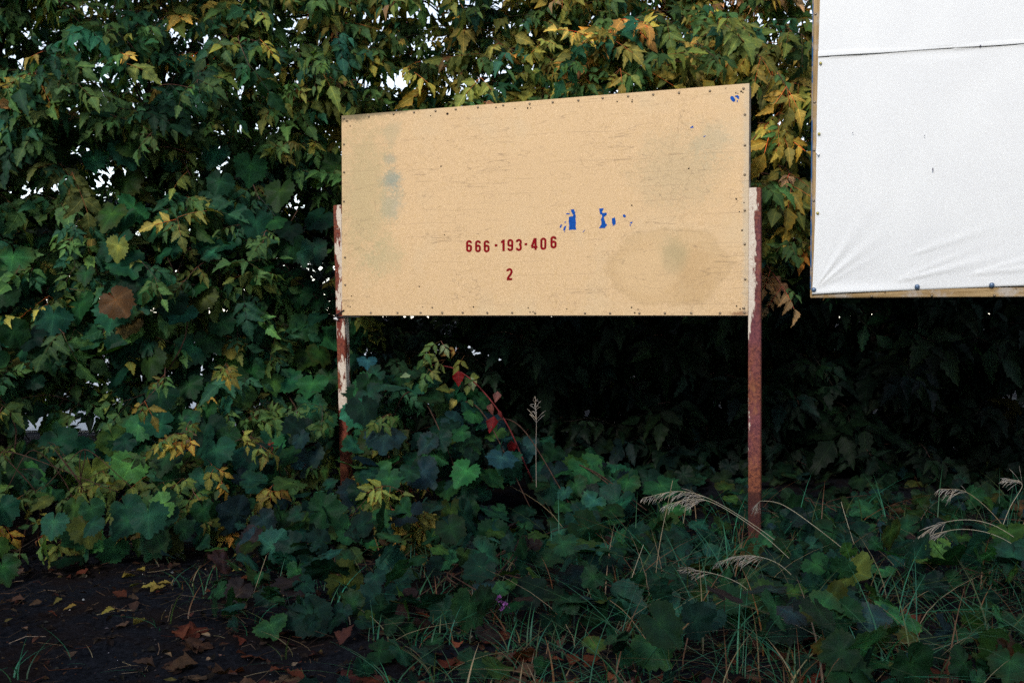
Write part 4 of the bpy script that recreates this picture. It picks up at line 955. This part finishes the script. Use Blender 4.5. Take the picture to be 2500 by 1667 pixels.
for k in range(4200):                                  # leaf crumbs, gathered along the hedge foot and the verge
    x_ = U(-3.6, 1.8); y_ = 3.1 + 2.6 * random.random()
    dens = .25 + .75 * max(0, math.sin(3.1 * x_ + 1.3 * y_) * math.sin(2.3 * y_ - x_)) + (.6 if y_ > 4.7 or x_ > -1.3 else 0)
    if random.random() > dens: continue
    V, T, C, _ = LO['single'][k % 5]; d_ = unit((U(-1, 1), U(-1, 1), U(-.25, .25))); nn = unit(np.cross(d_, rng.normal(0, 1, 3)) * .35 + (0, 0, 1)); nn = unit(nn - d_ * np.dot(nn, d_)); Mx = np.stack([np.cross(d_, nn), d_, nn], 1) * U(.012, .045)
    st.add(V @ Mx.T + (x_, y_, float(ground_z(x_, y_)) + U(.006, .016)), T, C * np.array(pick([(2.5, (.012, .009, .008)), (1.2, (.026, .018, .013)), (.35, (.045, .018, .012)), (.25, (.06, .05, .018)), (.10, (.14, .11, .08))])))
obj('ground_litter', st.mesh('ground_litter', M_BARK, False), None, 'dry straws, twigs and crumbs scattered over the dark soil', 'litter', kind='stuff')
# fallen leaves, one object each
FL = {'yellow': [(1, (.20, .15, .035)), (.8, (.12, .11, .03))], 'russet': [(1, (.085, .024, .015)), (.5, (.13, .038, .022)), (.8, (.055, .020, .017))], 'brown': [(1, (.055, .032, .022)), (.6, (.10, .06, .042))]}
fm = {'single': [mesh_np('fallen_leaf', V, T, C, M_DRY) for V, T, C, _ in [leaflet(U(.24, .36), .05, U(-.05, .22), U(-.35, .35), U(-.3, .3), 1, U(0, .1)) for _ in range(6)]],
      'broad': [mesh_np('fallen_leaf', V, T, C, M_DRY) for V, T, C, _ in [grape(None, .3) for _ in range(6)]]}
def fallen(x_, y_, tone, size, kind):
    zone = 'on the dark soil by the left edge' if x_ < -1.9 else 'on the dark soil below the hedge' if x_ < -0.9 and y_ > 4.3 else 'on the soil at the bottom left' if x_ < -0.75 else 'among straw at the bottom centre' if x_ < .5 else 'under the vines at the lower right'
    col = pick(FL[tone]); big_ = 'large' if size > .115 else 'small' if size < .075 else 'middling'
    word = {'yellow': 'yellow', 'russet': 'russet', 'brown': 'withered brown'}[tone]
    o = obj('fallen_leaf', random.choice(fm[kind]), None, f'{big_} fallen {word} {"lobed" if kind == "broad" else "pointed"} leaf {zone}', 'fallen leaf', f'{word} leaves fallen {zone}')
    o.location = (x_, y_, float(ground_z(x_, y_)) + U(.010, .022)); o.scale = (size, size, size * U(.7, 1.6)); o.rotation_euler = (random.gauss(0, .2), random.gauss(0, .2), U(0, 6.28)); o.color = (*col, 1)
for k in range(90):
    x_, y_ = U(-3.2, -.7), U(3.6, 5.3); fallen(x_, y_, random.choice(('yellow', 'brown', 'brown', 'brown', 'russet')), U(.04, .08), 'single')
for k in range(170):
    x_ = U(-1.3, 1.9); y_ = 3.15 + abs(random.gauss(0, .40)); fallen(x_, y_, random.choice(('russet', 'russet', 'brown')), U(.05, .125), random.choice(('single', 'single', 'broad')))

# tall seed grasses
M_STRAW = leaf_mat('straw', 0.6, 0.3, 0.1, 0.1, 30)
def stalk(label, pts, head, col=(.40, .36, .27), r=.0014):
    """pts: stem from root to tip as (px, py, depth); head: share of the stem that carries the panicle"""
    P = bez([at(*p) for p in pts], 9); b = P[0].copy(); o = empty('seed_grass', tuple(b), label, 'grass stalk', 'tall seed grasses on the verge')
    g = Geo(); V, T = tube(P - b, np.linspace(r * 1.25, r * .7, len(P)), 5); g.add(V, T, col); obj('stem', g.mesh('stem', M_STRAW), o)
    if head:
        g = Geo(); n = len(P); i0 = int(n * (1 - head)); dirn = unit(P[-1] - P[i0])
        for i in range(i0, n):
            f = (i - i0) / max(1, n - i0)
            for j in range(3):
                t = unit(P[min(i + 1, n - 1)] - P[i - 1]); L_ = (.07 * (1 - f) + .025) * U(.4, 1.3)
                d_ = unit(t + rng.normal(0, .30, 3) + np.array([0, 0, -.45])); q = P[i] - b
                V, T = tube([q, q + d_ * L_ * .4 + (0, 0, -.002), q + d_ * L_ * .7 + (0, 0, -.006), q + d_ * L_ + (0, 0, -.014)], [.0004, .0007, .0012, .0004], 4, cap=False); g.add(V, T, tuple(np.array((.50, .45, .41)) * U(.7, 1.15)))
        obj('seed_head', g.mesh('seed_head', M_STRAW), o)
k_ = 2500 / 2352
def q_(x_, y_, Y_): return (x_ * k_, y_ * k_, Y_)
stalk('pale feathery grass plume arching left across the right rusty post', [q_(1848, 1300, 4.6), q_(1760, 1225, 4.65), q_(1640, 1150, 4.7), q_(1560, 1128, 4.75), q_(1478, 1143, 4.8)], .42)
stalk('second feathery plume just under the one crossing the rusty post', [q_(1838, 1305, 4.55), q_(1745, 1222, 4.6), q_(1650, 1160, 4.65), q_(1590, 1145, 4.7), q_(1530, 1160, 4.72)], .38)
stalk('thin arching grass stem touching the right rusty post', [q_(1984, 1298, 4.5), q_(1880, 1215, 4.6), q_(1800, 1160, 4.7), q_(1752, 1150, 4.75), q_(1738, 1158, 4.8)], .15)
stalk('short drooping grass plume below the right post base', [q_(1830, 1330, 4.3), q_(1780, 1290, 4.35), q_(1715, 1275, 4.4), q_(1648, 1290, 4.45)], .5)
stalk('lowest drooping grass plume left of the right post', [q_(1760, 1395, 4.1), q_(1690, 1335, 4.15), q_(1590, 1308, 4.2), q_(1508, 1318, 4.25)], .45)
stalk('grass plume arching in from the right edge and hanging down', [q_(2390, 1275, 4.4), q_(2280, 1205, 4.45), q_(2190, 1195, 4.5), q_(2120, 1225, 4.55), q_(2085, 1275, 4.55)], .42)
stalk('second right edge grass stem arching beside the hanging plume', [q_(2400, 1300, 4.3), q_(2300, 1235, 4.35), q_(2220, 1215, 4.4), q_(2150, 1225, 4.45), q_(2110, 1245, 4.5)], .35)
stalk('grass stem with a small tuft at the far right edge', [q_(2290, 1240, 4.8), q_(2320, 1165, 4.85), q_(2348, 1112, 4.9), q_(2310, 1098, 4.9)], .3)
stalk('thin grass stem arching high at the right, above the plumes', [q_(2360, 1290, 4.9), q_(2290, 1190, 4.95), q_(2220, 1130, 5.0), q_(2160, 1122, 5.0)], .3, (.34, .27, .18))
stalk('straight bare straw leaning right below the billboard', [q_(1415, 1450, 4.0), q_(1450, 1330, 4.05), q_(1478, 1250, 4.1)], 0)
stalk('tall upright straw before the dark gap, left of the plumes', [q_(1500, 1410, 4.2), q_(1512, 1270, 4.25), q_(1545, 1103, 4.3)], 0, (.36, .29, .19))
stalk('bent straw rising right of the rusty post', [q_(1962, 1250, 4.7), q_(1940, 1180, 4.72), q_(1932, 1152, 4.74)], 0)
stalk('upright seed grass standing in the dark gap under the billboard', [q_(1232, 1130, 5.6), q_(1231, 1030, 5.62), q_(1232, 970, 5.64), q_(1230, 915, 5.66)], .3, (.32, .27, .24))
stalk('long straw leaning left before the creeping vine at bottom centre', [q_(1560, 1570, 3.6), q_(1500, 1490, 3.65), q_(1440, 1410, 3.7), q_(1390, 1370, 3.75)], 0, (.33, .22, .12))
stalk('slanting straw at the dark soil edge below the vines', [q_(560, 1425, 4.3), q_(590, 1340, 4.35), q_(612, 1275, 4.4)], 0, (.36, .29, .18))
# bent green stem and a dry stick on the soil
gs = obj('green_stem', None, None, 'bent green stem looping over the soil beside the vines', 'stem')
P = bez([at(*q_(*p)) for p in ((520, 1375, 4.55), (545, 1405, 4.5), (585, 1420, 4.45), (640, 1405, 4.45), (700, 1390, 4.5), (745, 1375, 4.6))], 8); b = P[0].copy(); gs.location = b
g = Geo(); V, T = tube(P - b, .0055, 6); g.add(V, T, (.06, .22, .11)); obj('stem', g.mesh('stem', M_GRASS), gs)
for i in (8, 18, 26, 34):
    g = Geo(); V, T, C, _ = leaflet(.16, 0, .1, .4); g.add(xf(V, 0, (0, 0, 0), .10), T, C * np.array((.03, .12, .07))); o = obj('leaf', g.mesh('leaf', M_LEAF), gs); o.location = P[i] - b; o.rotation_euler = (U(-1, .6), U(-.4, .4), U(0, 6.28))
P = bez([at(*q_(*p)) for p in ((292, 1317, 5.05), (370, 1318, 5.04), (452, 1317, 5.05))], 6); b = P[0].copy()
g = Geo(); V, T = tube(P - b, np.linspace(.006, .004, len(P)), 6); g.add(V, T, (.26, .19, .18)); o = obj('dry_stick', g.mesh('dry_stick', M_BARK), None, 'thin straight dry stick lying at the foot of the left hedge', 'stick'); o.location = b
# small purple vetch flowers
def vetch(label, spots, Y_):
    b = at(*spots[0], Y_) - np.array([0, 0, .18]); o = empty('vetch', tuple(b), label, 'wildflower', 'purple wildflowers on the verge')
    for s in spots:
        p = at(*s, Y_) - b; g = Geo(); V, T = tube(bez([(0, .03, -.1), p * .5 + (.02, .02, 0), p], 5), .0013, 4); g.add(V, T, (.03, .12, .06)); obj('stem', g.mesh('stem', M_GRASS), o)
        g = Geo()
        for j in range(7):
            V, T, C, _ = leaflet(.42, 0, .2, -.3); g.add(xf(V, U(-1.8, 1.8), p + rng.normal(0, .006, 3), U(.012, .020), 0, U(-.4, 1.4)), T, C * np.array((.24, .08, .30)) * U(.7, 1.3))
        obj('blossom', g.mesh('blossom', M_LEAF), o)
vetch('purple vetch blossoms low at the bottom centre among grass', [(1232, 1475), (1226, 1490), (1240, 1492), (1215, 1466)], 3.85)
vetch('single purple vetch blossom beside the yellow bramble twig', [(880, 1309), (888, 1312)], 5.2)
vetch('pale pink vetch bud at the edge of the dark soil', [(753, 1368), (745, 1362)], 4.7)
